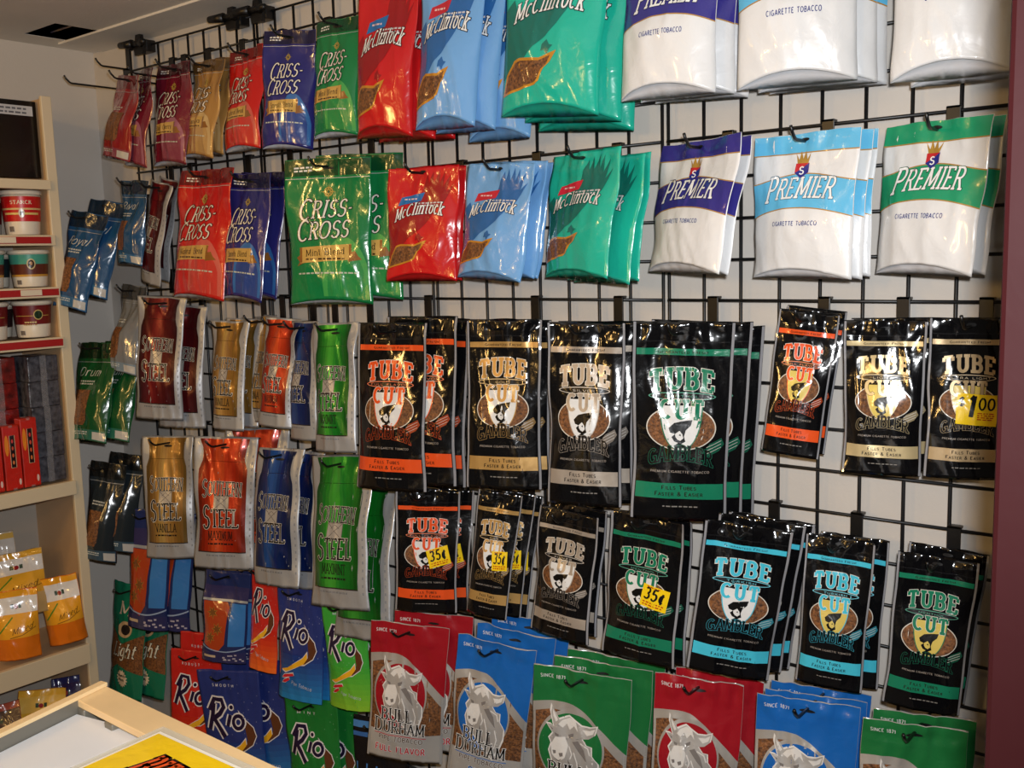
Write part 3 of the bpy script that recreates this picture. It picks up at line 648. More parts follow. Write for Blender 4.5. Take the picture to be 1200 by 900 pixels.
def art_blackpack(S):
    for k in range(5): S.rect('stripe', ink((70, 130, 200)), -.45 + k * .2, -.42 + k * .2, .05, .6, 1)
    S.rect('header_band', ink((80, 140, 205)), -.495, .495, .90, .96, 1); S.rect('header_band', ink((60, 110, 180)), -.495, .495, .82, .86, 1); hole(S, .95)

CCC = {'cherry': ((112, 26, 46), 'Black Cherry', (190, 150, 170)), 'gold': ((172, 130, 70), 'Vanilla', (220, 200, 150)), 'red': ((196, 30, 26), 'Natural Blend', (214, 150, 130)), 'blue': ((40, 40, 112), 'Smooth Blend', (60, 160, 220)), 'green': ((20, 122, 66), 'Mint Blend', (110, 190, 90)), 'red_window': ((140, 22, 30), '', (0, 0, 0))}
SSC = {'maroon': ((112, 24, 34), '', (150, 40, 44)), 'gold': ((204, 152, 74), 'VANILLA', (244, 206, 128)), 'red': ((226, 60, 28), 'MAXIMUM', (250, 120, 66)), 'blue': ((24, 54, 136), '', (54, 126, 206)), 'green': ((30, 168, 50), 'MAXIMINT', (124, 226, 80))}
TCC = {'orange': ((228, 84, 34), 'FULL FLAVOR'), 'gold': ((190, 150, 88), 'GOLD'), 'silver': ((176, 164, 150), 'SILVER'), 'green': ((26, 120, 88), 'MENTHOL'), 'light': ((206, 186, 140), 'LIGHT'), 'ultra': ((196, 170, 130), 'ULTRA LIGHT'), 'cyan': ((70, 190, 214), 'TURKISH')}
CROWN = {'navy': (52, 46, 132), 'sky': (98, 186, 228), 'green': (30, 152, 106)}
LEAF = {'red': ((198, 26, 30), (150, 20, 26), (40, 110, 176)), 'blue': ((112, 166, 220), (44, 100, 164), (196, 40, 54)), 'teal': ((30, 178, 152), (20, 110, 98), (206, 40, 58))}
RIO = {'red': ((196, 34, 28), (240, 110, 40), 'ROBUST'), 'blue': ((36, 52, 122), (40, 130, 196), 'SMOOTH'), 'lime': ((62, 168, 60), (136, 196, 54), 'MINT'), 'green': ((24, 118, 48), (40, 150, 56), 'MINT')}
BDC = {'red': ((158, 24, 36), 'FULL FLAVOR', (190, 40, 60)), 'blue': ((28, 100, 180), 'BLUE', (40, 110, 190)), 'green': ((32, 112, 58), 'MENTHOL', (30, 120, 60))}
BTC = {'blue': ((30, 76, 120), 'Royal'), 'bluetall': ((32, 76, 116), 'Royal'), 'green': ((16, 78, 40), 'Drum'), 'black': ((36, 44, 50), ''), 'clear': ((120, 124, 128), '')}

def make_pouch(root, ty, sty, W, H, seed):
    if ty == 'CC' and sty == 'red_window':
        S = pouch_body(W, H, .030, .02, 1.3, seed, root, film((140, 22, 30)), film((90, 16, 20)), .06); art_window(S, (140, 22, 30), '', (-.35, .25, .2, .55), .7)
    elif ty == 'CC':
        c, fl_, gl = CCC[sty]; S = pouch_body(W, H, .026, .035, 1.2, seed, root, film(c), film((200, 204, 210)), .05); art_star(S, c, fl_, gl)
    elif ty in ('ML', 'MM'):
        c, d, f = LEAF[sty]; S = pouch_body(W, H, .028 if ty == 'ML' else .02, .065, 1.0, seed, root, film(c), film(scale_c(c, .8)), .05); art_leaf(S, c, d, f)
    elif ty in ('PL', 'PM'):
        S = pouch_body(W, H, .032 if ty == 'PL' else .022, .07, .85, seed, root, film((226, 226, 226), .34), film((205, 205, 208), .4), .05); art_crown(S, CROWN[sty])
    elif ty == 'SS':
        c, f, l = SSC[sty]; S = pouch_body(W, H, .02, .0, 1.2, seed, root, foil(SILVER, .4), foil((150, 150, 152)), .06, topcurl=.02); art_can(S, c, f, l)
    elif ty in ('TL', 'TS'):
        base = sty.replace('_s', '').replace('_y', '').replace('35', ''); c, k = TCC[base]
        S = pouch_body(W, H, .018 if ty == 'TL' else .013, .0, .95, seed, root, mat('black_film', (12, 12, 14), .14, 0, bump=.35, bscale=28, coat=.7), film((24, 24, 26)), .05, head=2.0)
        art_shield(S, c, k, (214, 190, 96) if sty in ('orange_s', 'light', 'ultra', 'cyan_y', 'green_y') else (224, 224, 222), '35' if '35' in sty else ('1' if sty == 'ultra' else None))
    elif ty == 'BD':
        c, f, fc = BDC[sty]; S = pouch_body(W, H, .018, .0, 1.0, seed, root, film((170, 166, 160), .25), film((120, 116, 110)), .04, head=1.7); art_bull(S, c, f, fc)
    elif ty == 'RI':
        c, l, t = RIO[sty]; S = pouch_body(W, H, .018, .0, .7, seed, root, film(c, .38), film(l), .05); art_swirl(S, c, l, t)
    elif ty == 'BT':
        c, t = BTC[sty]; S = pouch_body(W, H, .036, .03, 1.5, seed, root, film(c, .18), film(scale_c(c, .5)), .08); art_window(S, c, t)
    elif ty == 'LG':
        S = pouch_body(W, H, .024, .0, 1.0, seed, root, film((22, 116, 88)), film((20, 90, 70)), .05); art_light(S)
    elif sty == 'rust':
        S = pouch_body(W, H, .026, .0, 1.0, seed, root, film((34, 46, 94)), film((24, 28, 60)), .05); art_rust(S)
    else:
        S = pouch_body(W, H, .02, .0, .8, seed, root, film((18, 20, 26)), film((14, 14, 16)), .05); art_blackpack(S)
    for o in S.build(root):
        if o.name.startswith(('speckle', 'edge_print')): o['kind'] = 'stuff'

TABLE = [
    ('cherry_far', 'CC', 'red_window', 0.216, 0.236, (-1.635, -0.150, 0.626), (-9.8, 8.4, -14.7), []),
    ('cherry_edge', 'CC', 'cherry', 0.185, 0.269, (-1.574, -0.130, 0.636), (-8.7, 6.2, -18.6), []),
    ('cherry', 'CC', 'cherry', 0.186, 0.273, (-1.454, -0.120, 0.637), (-4.6, 3.3, -3.2), []),
    ('goldcc', 'CC', 'gold', 0.184, 0.252, (-1.299, -0.120, 0.623), (-6.3, 6.0, -13.0), [(-1.311, -0.080, 0.635)]),
    ('redcc1', 'CC', 'red', 0.174, 0.253, (-1.135, -0.119, 0.629), (-5.9, 1.3, -7.7), []),
    ('bluecc1', 'CC', 'blue', 0.144, 0.279, (-0.953, -0.129, 0.643), (-1.7, 4.3, 19.7), []),
    ('greencc1', 'CC', 'green', 0.153, 0.268, (-0.794, -0.119, 0.646), (-3.4, 1.7, -0.4), []),
    ('mcred1', 'ML', 'red', 0.166, 0.334, (-0.600, -0.140, 0.691), (-4.0, 3.2, 5.3), [(-0.577, -0.100, 0.685), (-0.557, -0.060, 0.686)]),
    ('mcblue1', 'ML', 'blue', 0.156, 0.335, (-0.417, -0.139, 0.692), (-5.2, 2.1, 6.3), [(-0.397, -0.099, 0.686), (-0.346, -0.059, 0.667)]),
    ('mcteal1', 'ML', 'teal', 0.223, 0.331, (-0.151, -0.141, 0.688), (-0.9, 4.6, 5.5), [(-0.131, -0.091, 0.679), (-0.128, -0.051, 0.665)]),
    ('prnavy1', 'PL', 'navy', 0.196, 0.276, (0.088, -0.129, 0.640), (-3.3, 2.1, -1.6), [(0.098, -0.079, 0.642), (0.112, -0.039, 0.641)]),
    ('prsky1', 'PL', 'sky', 0.195, 0.292, (0.311, -0.129, 0.650), (0.9, 0.1, 13.9), [(0.327, -0.084, 0.649), (0.332, -0.044, 0.650)]),
    ('prgreen1', 'PL', 'green', 0.173, 0.294, (0.552, -0.118, 0.631), (-3.1, 0.5, 10.2), [(0.563, -0.068, 0.629)]),
    ('bluewin_far', 'BT', 'blue', 0.136, 0.290, (-1.819, -0.201, 0.254), (-11.5, 8.0, 13.9), [(-1.799, -0.151, 0.288)]),
    ('bluewin', 'BT', 'bluetall', 0.142, 0.242, (-1.675, -0.130, 0.339), (-4.0, 3.7, -3.8), []),
    ('ssmaroon_edge', 'SS', 'maroon', 0.128, 0.290, (-1.576, -0.120, 0.329), (-2.8, 12.9, -9.5), [(-1.610, -0.070, 0.342)]),
    ('redcc2', 'CC', 'red', 0.251, 0.342, (-1.303, -0.142, 0.342), (-7.6, 2.6, -2.4), []),
    ('bluecc2', 'CC', 'blue', 0.177, 0.322, (-1.123, -0.141, 0.320), (-5.5, 4.1, -1.1), [(-1.132, -0.091, 0.325)]),
    ('greencc2', 'CC', 'green', 0.224, 0.339, (-0.816, -0.152, 0.331), (-0.4, 0.6, 23.5), [(-0.767, -0.098, 0.340)]),
    ('mcred2', 'MM', 'red', 0.180, 0.247, (-0.530, -0.131, 0.291), (-4.1, 0.7, 13.2), [(-0.537, -0.101, 0.293)]),
    ('mcblue2', 'MM', 'blue', 0.189, 0.237, (-0.312, -0.128, 0.281), (-8.5, 4.1, -4.4), [(-0.310, -0.091, 0.286), (-0.317, -0.061, 0.287)]),
    ('mcteal2', 'MM', 'teal', 0.230, 0.241, (-0.111, -0.122, 0.288), (-6.6, 0.6, -21.1), [(-0.083, -0.082, 0.278), (-0.092, -0.053, 0.278)]),
    ('prnavy2', 'PM', 'navy', 0.247, 0.234, (0.132, -0.117, 0.287), (-9.0, 1.0, -30.0), [(0.134, -0.086, 0.287), (0.129, -0.074, 0.287)]),
    ('prsky2', 'PM', 'sky', 0.204, 0.239, (0.320, -0.111, 0.282), (-1.1, 1.1, -13.7), [(0.328, -0.080, 0.282), (0.325, -0.050, 0.283)]),
    ('prgreen2', 'PM', 'green', 0.201, 0.235, (0.525, -0.095, 0.281), (-5.2, 1.6, -25.8), [(0.533, -0.060, 0.282)]),
    ('greenwin_far', 'BT', 'green', 0.176, 0.298, (-1.819, -0.202, -0.127), (-11.4, -1.0, 7.6), [(-1.774, -0.152, -0.126)]),
    ('silverwin', 'BT', 'clear', 0.147, 0.262, (-1.715, -0.131, 0.038), (-10.4, 1.1, -7.9), []),
    ('ssmaroon', 'SS', 'maroon', 0.154, 0.351, (-1.567, -0.142, 0.007), (-3.5, 3.1, 23.8), [(-1.543, -0.092, -0.022)]),
    ('ssgold3', 'SS', 'gold', 0.133, 0.292, (-1.273, -0.130, -0.057), (-3.4, 0.6, 5.4), [(-1.263, -0.090, -0.053)]),
    ('sscream', 'SS', 'gold', 0.133, 0.284, (-1.191, -0.080, -0.045), (-4.3, -4.2, -18.1), []),
    ('ssred3', 'SS', 'red', 0.118, 0.280, (-1.062, -0.120, -0.046), (-5.7, 2.6, 7.3), []),
    ('ssblue3', 'SS', 'blue', 0.132, 0.297, (-0.978, -0.120, -0.053), (-3.3, -2.6, -11.5), []),
    ('ssgreen3', 'SS', 'green', 0.149, 0.312, (-0.847, -0.131, -0.053), (-4.7, -3.3, 0.6), []),
    ('tcor', 'TL', 'orange', 0.186, 0.384, (-0.646, -0.131, -0.049), (-5.2, 0.2, 14.7), [(-0.588, -0.093, -0.036), (-0.577, -0.066, -0.042)]),
    ('tcgold', 'TL', 'gold', 0.166, 0.357, (-0.326, -0.120, -0.036), (-3.5, 0.2, 21.6), [(-0.328, -0.085, -0.040)]),
    ('tcsil', 'TL', 'silver', 0.156, 0.361, (-0.112, -0.127, -0.038), (-2.2, 1.0, 18.7), [(-0.112, -0.090, -0.038)]),
    ('tcgreen', 'TL', 'green', 0.182, 0.369, (0.101, -0.125, -0.033), (1.1, 1.9, 29.2), [(0.119, -0.090, -0.033), (0.126, -0.056, -0.043)]),
    ('tcors', 'TS', 'orange_s', 0.101, 0.250, (0.318, -0.079, -0.014), (-4.0, 6.5, 12.7), [(0.319, -0.049, -0.010)]),
    ('tclight', 'TS', 'light', 0.125, 0.251, (0.453, -0.100, -0.025), (-2.3, 0.3, 15.4), [(0.452, -0.065, -0.023)]),
    ('tcultra', 'TS', 'ultra', 0.118, 0.250, (0.583, -0.099, -0.019), (-0.9, 1.7, 24.1), []),
    ('blackwin_far', 'BT', 'black', 0.116, 0.303, (-1.824, -0.200, -0.492), (-6.5, 6.7, 24.1), [(-1.801, -0.150, -0.471)]),
    ('ssvan', 'SS', 'gold', 0.162, 0.357, (-1.590, -0.142, -0.399), (-3.6, -0.9, 26.9), []),
    ('ssmax', 'SS', 'red', 0.184, 0.360, (-1.305, -0.143, -0.375), (-4.8, 0.5, 26.7), [(-1.244, -0.083, -0.354)]),
    ('ssblue4', 'SS', 'blue', 0.171, 0.356, (-1.089, -0.133, -0.385), (-7.2, -3.7, 2.9), [(-1.070, -0.083, -0.400)]),
    ('ssgreen4', 'SS', 'green', 0.204, 0.368, (-0.847, -0.134, -0.379), (-7.6, -6.0, 0.9), [(-0.824, -0.089, -0.466)]),
    ('tcor35', 'TS', 'orange35', 0.148, 0.284, (-0.562, -0.121, -0.431), (-2.5, 2.9, 35.0), [(-0.550, -0.086, -0.433)]),
    ('tcgold35', 'TS', 'gold35', 0.098, 0.275, (-0.349, -0.119, -0.408), (-4.0, 6.9, 19.6), [(-0.340, -0.084, -0.412), (-0.343, -0.054, -0.423)]),
    ('tcsil4', 'TS', 'silver_s', 0.146, 0.261, (-0.167, -0.120, -0.425), (-5.9, 2.6, -0.5), [(-0.169, -0.085, -0.420)]),
    ('tcgr35', 'TS', 'green35', 0.158, 0.285, (0.018, -0.121, -0.409), (-2.3, 3.2, 5.4), [(0.019, -0.091, -0.414)]),
    ('tccy', 'TS', 'cyan', 0.153, 0.281, (0.228, -0.121, -0.394), (-0.1, 7.8, 31.0), [(0.237, -0.086, -0.389), (0.242, -0.056, -0.392)]),
    ('tccy2', 'TS', 'cyan_y', 0.114, 0.263, (0.382, -0.089, -0.401), (-2.4, 3.5, 13.5), [(0.394, -0.054, -0.404)]),
    ('tcgry', 'TS', 'green_y', 0.120, 0.255, (0.545, -0.099, -0.403), (-2.6, 4.9, 17.4), [(0.550, -0.059, -0.398)]),
    ('light', 'LG', 'green', 0.180, 0.353, (-1.863, -0.134, -0.900), (-6.8, 1.5, 2.5), [(-1.801, -0.094, -0.895)]),
    ('rust', 'RB', 'rust', 0.145, 0.367, (-1.720, -0.133, -0.639), (-4.3, 3.0, 21.0), [(-1.668, -0.083, -0.646)]),
    ('rust2', 'RB', 'rust', 0.138, 0.258, (-1.346, -0.131, -0.764), (-3.6, 3.8, 28.7), [(-1.357, -0.091, -0.775)]),
    ('riored5', 'RI', 'red', 0.113, 0.291, (-1.203, -0.101, -0.727), (-6.8, 1.2, 4.6), []),
    ('rioblue5', 'RI', 'blue', 0.152, 0.304, (-1.027, -0.133, -0.743), (-3.7, -0.1, 9.4), [(-1.040, -0.103, -0.752)]),
    ('riolime', 'RI', 'lime', 0.138, 0.276, (-0.856, -0.132, -0.750), (-2.3, -2.6, 11.4), [(-0.861, -0.082, -0.761)]),
    ('bdred', 'BD', 'red', 0.188, 0.331, (-0.598, -0.161, -0.746), (-0.2, 4.6, 27.3), [(-0.561, -0.119, -0.725)]),
    ('bdblue', 'BD', 'blue', 0.177, 0.323, (-0.336, -0.161, -0.730), (-0.2, 7.1, 20.2), [(-0.310, -0.126, -0.709), (-0.296, -0.091, -0.689)]),
    ('bdgreen', 'BD', 'green', 0.204, 0.318, (-0.113, -0.161, -0.739), (0.1, 3.2, 18.7), [(-0.086, -0.126, -0.726), (-0.077, -0.091, -0.723)]),
    ('bdred2', 'BD', 'red', 0.165, 0.293, (0.133, -0.130, -0.702), (-1.8, 3.2, 24.5), [(0.155, -0.090, -0.702)]),
    ('bdblue2', 'BD', 'blue', 0.171, 0.271, (0.348, -0.140, -0.683), (-2.0, 2.5, 20.2), [(0.347, -0.105, -0.687), (0.343, -0.070, -0.687)]),
    ('bdgreen2', 'BD', 'green', 0.160, 0.258, (0.527, -0.139, -0.675), (-2.3, 2.7, 23.7), [(0.530, -0.099, -0.673)]),
    ('riored6', 'RI', 'red', 0.163, 0.327, (-1.527, -0.133, -1.038), (-3.7, 2.8, 27.2), [(-1.551, -0.083, -1.006)]),
    ('rioblue6', 'RI', 'blue', 0.199, 0.346, (-1.343, -0.155, -1.045), (-1.1, -3.9, 21.2), [(-1.297, -0.105, -1.022)]),
    ('riogreen6', 'RI', 'green', 0.165, 0.299, (-0.997, -0.143, -1.042), (-3.5, -3.9, 16.0), [(-0.978, -0.093, -1.060)]),
    ('blackpack', 'RB', 'black', 0.161, 0.306, (-0.797, -0.083, -1.063), (-2.6, 0.2, 13.2), []),
]
LABELS = {
    'cherry_far': 'dark red windowed pouch by the wall corner',
    'cherry_edge': 'maroon compass-star pouch turned edge-on beside the windowed red pouch',
    'cherry': 'maroon compass-star pouch beside the tan gold ones',
    'goldcc': 'tan gold compass-star pouch between maroon and red ones',
    'redcc1': 'red compass-star pouch in the top row under the ceiling',
    'bluecc1': 'navy compass-star pouch in the top row under the ceiling',
    'greencc1': 'green compass-star pouch in the top row under the ceiling',
    'mcred1': 'large red leaf-print pouch in the top row',
    'mcblue1': 'large light blue leaf-print pouch in the top row',
    'mcteal1': 'large teal leaf-print pouch in the top row',
    'prnavy1': 'large white pouch with navy bands in the top row',
    'prsky1': 'large white pouch with sky blue bands in the top row',
    'prgreen1': 'large white pouch with green bands in the top row',
    'bluewin_far': 'crumpled wide blue windowed pouch beside the shelving upright',
    'bluewin': 'narrow blue windowed pouch above the silver-edged maroon pouches',
    'ssmaroon_edge': 'silver-edged maroon pouch hanging edge-on beside the red compass-star pouch',
    'redcc2': 'red compass-star pouch in the second row beside navy ones',
    'bluecc2': 'navy compass-star pouch in the second row beside the green',
    'greencc2': 'bright green Mint Blend compass-star pouch in the second row',
    'mcred2': 'small red leaf-print pouch in the second row',
    'mcblue2': 'small light blue leaf-print pouch in the second row',
    'mcteal2': 'small teal leaf-print pouch in the second row',
    'prnavy2': 'white pouch with navy crown-emblem band in the second row',
    'prsky2': 'white pouch with sky blue crown-emblem band in the second row',
    'prgreen2': 'white pouch with green crown-emblem band in the second row',
    'greenwin_far': 'crumpled green windowed pouch beside the shelving upright',
    'silverwin': 'grey windowed pouch hanging edge-on above the green windowed pouches',
    'ssmaroon': 'maroon can-print pouch with silver edges beside the gold ones',
    'ssgold3': 'gold Vanilla can-print pouch in the third row',
    'sscream': 'gold can-print pouch tucked between gold and red ones',
    'ssred3': 'orange-red can-print pouch in the third row',
    'ssblue3': 'blue can-print pouch in the third row beside bright green',
    'ssgreen3': 'bright green Maximint can-print pouch in the third row',
    'tcor': 'large black shield pouch with orange bands and white shield',
    'tcgold': 'large black shield pouch with gold bands',
    'tcsil': 'large black shield pouch with silver bands',
    'tcgreen': 'largest black shield pouch with green bands and white shield',
    'tcors': 'small black shield pouch with orange bands and yellow shield',
    'tclight': 'small black shield pouch with cream bands and no sticker',
    'tcultra': 'small black shield pouch with a yellow one-dollar sticker',
    'blackwin_far': 'crumpled black windowed pouch beside the shelving upright',
    'ssvan': 'gold Vanilla can-print pouch in the fourth row',
    'ssmax': 'orange-red Maximum can-print pouch in the fourth row',
    'ssblue4': 'blue can-print pouch with silver edge in the fourth row',
    'ssgreen4': 'bright green Maximint can-print pouch in the fourth row',
    'tcor35': 'orange-banded black pouch with yellow 35 cent sticker',
    'tcgold35': 'gold-banded black pouch with yellow 35 cent sticker',
    'tcsil4': 'small silver-banded black shield pouch in the fourth row',
    'tcgr35': 'green-banded black pouch with yellow 35 cent sticker',
    'tccy': 'black shield pouch with turquoise bands and white shield',
    'tccy2': 'black shield pouch with turquoise bands and yellow shield',
    'tcgry': 'black shield pouch with dark green bands and yellow shield',
    'light': 'teal pouch reading Light with sunburst badge beside the shelving',
    'rust': 'navy pouch with rust panel below the black windowed pouches',
    'rust2': 'navy pouch with rust panel below the orange-red Maximum pouch',
    'riored5': 'red to orange swirl-logo pouch below the blue can-print pouch',
    'rioblue5': 'blue swirl-logo pouch between the red and the lime ones',
    'riolime': 'lime green swirl-logo pouch beside the red bull-head bag',
    'bdred': 'red-topped bull-head bag beside the lime swirl-logo pouch',
    'bdblue': 'blue-topped bull-head bag between red and green ones',
    'bdgreen': 'green-topped bull-head bag between the blue and red ones',
    'bdred2': 'red-topped bull-head bag below the turquoise-banded black pouch',
    'bdblue2': 'blue-topped bull-head bag below the yellow-shield turquoise pouch',
    'bdgreen2': 'green-topped bull-head bag beside the dark red partition',
    'riored6': 'red swirl-logo pouch in the bottom row behind the counter',
    'rioblue6': 'navy swirl-logo pouch in the bottom row behind the counter',
    'riogreen6': 'dark green swirl-logo pouch in the bottom row',
    'blackpack': 'black pouch with blue stripes beneath the red bull-head bag',
}
hook_m = mat('hook_black', (12, 12, 13), .35, spec=.6)
ORD = ['outermost on its hook', 'second on its hook', 'third on its hook']
def peg_hook(x, yf, zh, label):
    t = thing('peg_hook', label, 'hook', (x, 0, zh), group='hooks on the wall grid')
    zw = math.ceil((zh - ZF + .004) / CELL) * CELL + ZF - zh
    if zw + zh > TOP + ZF: zw = TOP + ZF - zh
    BM().box(-.011, .011, -.0125, -.0085, -.012, zw + .008, .001).box(-.011, .011, -.0125, .004, zw + .0035, zw + .008, .001).done('saddle', hook_m, t)
    L = yf - .035
    BM().tube([(0, -.010, 0), (0, L * .5, 0), (0, L, 0), (0, L - .006, .002), (0, L - .016, .011), (0, L - .022, .020)], .0028, 8).done('rod', hook_m, t, True)
seed = 0
for key, ty, sty, W, H, loc, rot, behind in TABLE:
    seed += 1
    lab = LABELS[key]
    root = thing('tobacco_pouch', lab + (', ' + ORD[0] if behind else ''), 'pouch', (loc[0], loc[1], loc[2] + ZF), tuple(R(a) for a in rot), 'pouches hanging on the wall grid')
    make_pouch(root, ty, sty, W, H, seed)
    rn = random.Random(seed)
    for k, bl in enumerate(behind):
        c = root.copy(); C.objects.link(c); c.location = (bl[0], bl[1], bl[2] + ZF)
        e = [R(rot[0]), R(rot[1] + rn.uniform(-1.5, 1.5)), R(rot[2] + rn.uniform(-1, 1))]; c.rotation_euler = e
        c['label'] = lab + ', ' + ORD[k + 1]
        for ch in root.children:
            d = ch.copy(); C.objects.link(d); d.parent = c
            for gc in ch.children:
                f = gc.copy(); C.objects.link(f); f.parent = d
    Mr = Euler(tuple(R(a) for a in rot)).to_matrix(); hp = Vector(loc) + Mr @ Vector((0, 0, -.055 * H))
    peg_hook(hp.x, hp.y, hp.z + ZF, 'black peg hook of the ' + lab.split(',')[0])

# ------------------------------------------------------------------ bare hooks and clips at the top of the grid
for x, z in ((-1.865, .69), (-1.885, .632)):
    peg_hook(x, -.06 if z > .66 else -.15, z + ZF, '%s bare black peg hook' % ('upper' if z > .66 else 'lower'))
clip_m = mat('clip_black', (14, 14, 16), .4)
for i, (x, nb) in enumerate(((-1.765, 'maroon'), (-1.31, 'red'), (-1.2, 'navy'))):
    t = thing('sign_clip', 'black plastic clip with pointed top on the grid edge above the %s pouch' % nb, 'clip', (x, -.03, TOP + ZF), group='clips on the grid top')
    b = BM()
    for p in ([(-.02, -.03), (.02, -.03), (.026, .0), (.014, .014), (0, .085), (-.014, .014), (-.026, .0)],):
        f = [b.bm.verts.new((q[0], -.006, q[1])) for q in p]; g = [b.bm.verts.new((q[0], .006, q[1])) for q in p]; n = len(p)
        b.bm.faces.new(f); b.bm.faces.new(g[::-1])
        for k in range(n): b.bm.faces.new((f[k], f[(k + 1) % n], g[(k + 1) % n], g[k]))
    b.done('pointed_plate', clip_m, t)
    BM().box(-.028, .028, .004, .036, -.022, .012, .003).done('jaw', clip_m, t)
    BM().tube([(-.075, -.02, .004), (-.02, -.012, .002)], [.009, .013], 10).tube([(-.02, -.012, .002), (.03, -.012, .0)], .008, 10).tube([(.02, -.01, .0), (.05, -.016, .0)], [.012, .007], 10).done('swivel', clip_m, t, True)

# ------------------------------------------------------------------ shelving against the side wall
beige = mat('shelf_beige', (200, 168, 130), .5, bump=.1, bscale=40, var=.12, vscale=5)
edge_b = mat('shelf_edge', (220, 204, 172), .45)
inner = mat('shelf_back', (176, 168, 156), .7, var=.1, vscale=3)
FX = XL + .27; YE, YB = -.275, -1.35
sh = thing('shelving_unit', 'beige shelving unit against the side wall, holding tubs, packs and bags', 'shelf', (XL, YE, 0))
def lp(b, name, m, s=False):
    o = b.done(name, m, sh, s); o.location = (-XL, -YE, 0); return o
Z = lambda z: z + ZF
lp(BM().box(XL + .004, FX - .008, YE - .018, YE, .02, Z(.575), .001), 'side_panel', beige)
lp(BM().box(FX - .008, FX + .004, YE - .026, YE + .004, .02, Z(.58), .002), 'upright', edge_b)
lp(BM().box(XL + .004, FX - .008, YB, YB + .018, .02, Z(.575), .001), 'side_panel', beige)
lp(BM().box(FX - .008, FX + .004, YB - .004, YB + .026, .02, Z(.58), .002), 'upright', edge_b)
lp(BM().box(XL + .001, XL + .006, YB, YE, .02, Z(.575)), 'back_panel', inner)
redr = mat('price_rail_red', (168, 30, 30), .4)
SHELVES = [(.345, .318, None), (.190, .160, 'tag'), (.042, .012, 'red'), (-.103, -.134, 'red'), (-.530, -.572, None), (-1.035, -1.095, None), (-1.36, -1.40, None)]
for zt, zb, rail in SHELVES:
    lp(BM().box(XL + .006, FX - .006, YB + .018, YE - .018, Z(zt) - .02, Z(zt) - .006, .001), 'shelf_board', beige)
    b = BM().box(FX - .006, FX + .012, YB + .02, YE - .02, Z(zb), Z(zt), .002)
    lip = lp(b, 'shelf_lip', edge_b)
    if rail:
        y0, y1 = (-.46, -.31) if rail == 'tag' else (-1.3, -.30)
        o = BM().box(FX + .012, FX + .0135, y0, y1, Z(zb) + .006, Z(zt) - .005).done('price_rail', redr, lip)
        o2 = BM().box(FX + .0136, FX + .0146, -.41, -.355 if rail == 'tag' else -.35, Z(zb) + .008, Z(zt) - .006).done('price_tag', mat('tag_cream', (226, 214, 190), .6), lip)
        if rail == 'tag': o2.location.y -= .055
        if zt < -.05: o2.location.y -= .3
lp(BM().box(XL + .006, XL + .016, -.47, -.445, Z(-1.03), Z(-.55)), 'slotted_strip', mat('slot_steel', (140, 138, 136), .4, .6))
b = BM()
for k in range(16): b.box(XL + .016, XL + .0165, -.463, -.452, Z(-1.0) + k * .028, Z(-1.0) + k * .028 + .016)
lp(b, 'slot', mat('slot_dark', (30, 28, 28), .8))

# black sign board in the top bay
t = thing('sign_board', 'black framed sign board with white header strip in the top shelf bay', 'sign', (FX - .03, 0, 0))
BM().box(-.012, .0, -1.25, -.30, Z(.352), Z(.567), .002).done('board', mat('board_black', (14, 13, 13), .25, coat=.3, var=.3, vscale=6), t)
BM().box(.0, .0015, -.80, -.312, Z(.525), Z(.552)).done('header_strip', mat('strip_white', (190, 192, 196), .6), t)
b = BM(); rn = random.Random(3)
for k in range(2):
    y = -.33
    while y > -.6: l = rn.uniform(.006, .018); b.box(.0016, .002, y - l, y, Z(.541) - k * .011, Z(.541) - k * .011 + .005); y -= l + .004
b.done('header_print', mat('print_grey', (90, 92, 100), .6), t)

# tubs
def tub(x, y, z, h, r, bands, label, emb=None, title=None, rot=0.0):
    t = thing('snack_tub', label, 'tub', (x, y, z), (0, 0, rot), group='tubs on the shelves')
    mats = [mat('tub_white', (226, 220, 204), .4)]; prof = [(0.0, 0.0), (r * .80, 0), (r * .82, .003)]; mi = [0, 0]
    cuts = sorted(set([.03] + [v for b_ in bands for v in b_[:2]] + [.90]))
    rr = lambda v: r * (.82 + .16 * v)
    for a, b_ in zip(cuts, cuts[1:] + [None]):
        prof.append((rr(a), a * h)); mi.append(mi[-1] if False else 0)
    # one sleeve per colour zone
    BM().lathe([(0, 0), (r * .80, 0), (r * .82, .003), (rr(.9), .9 * h), (rr(.9) * .9, .9 * h)], 40).done('cup', mats[0], t, True)
    for lo, hi, col in bands:
        BM().lathe([(rr(lo) + .0006, lo * h), (rr(hi) + .0006, hi * h)], 40).done('label_band', mat('tub_%d_%d_%d' % col, col, .35), t, True)
    BM().lathe([(rr(.9) * .6, .905 * h), (r * 1.0, .905 * h), (r * 1.03, .9 * h), (r * 1.04, .93 * h), (r * 1.03, .985 * h), (r * .97, h), (0, h)], 40).done('lid', mat('tub_lid', (232, 224, 206), .4), t, True)
    P = np.zeros((9, 25, 3))
    for j in range(9):
        for i in range(25):
            a = -1.15 + 2.3 * i / 24; v = .02 + .86 * j / 8; q = rr(v) + .0008
            P[j, i] = (q * math.sin(a), -q * math.cos(a), v * h)
    S = Sheet(P, 2.3 * r * .9, h * .86)
    if title: S.text('lettering', ink((236, 226, 200)), title, 0, .78, .085, .5, wv=.2, wh=.14, serif=.05, arch=-.0, layer=3)
    if emb: emb(S)
    S.rect('barcode', ink((150, 140, 132)), -.36, -.22, .06, .2, 2)
    for k in range(5): S.rect('barcode', ink((70, 66, 62)), -.35 + k * .026, -.338 + k * .026, .07, .19, 3)
    for o in S.build(t): o.rotation_euler = (0, 0, R(90 - 26))
    return t
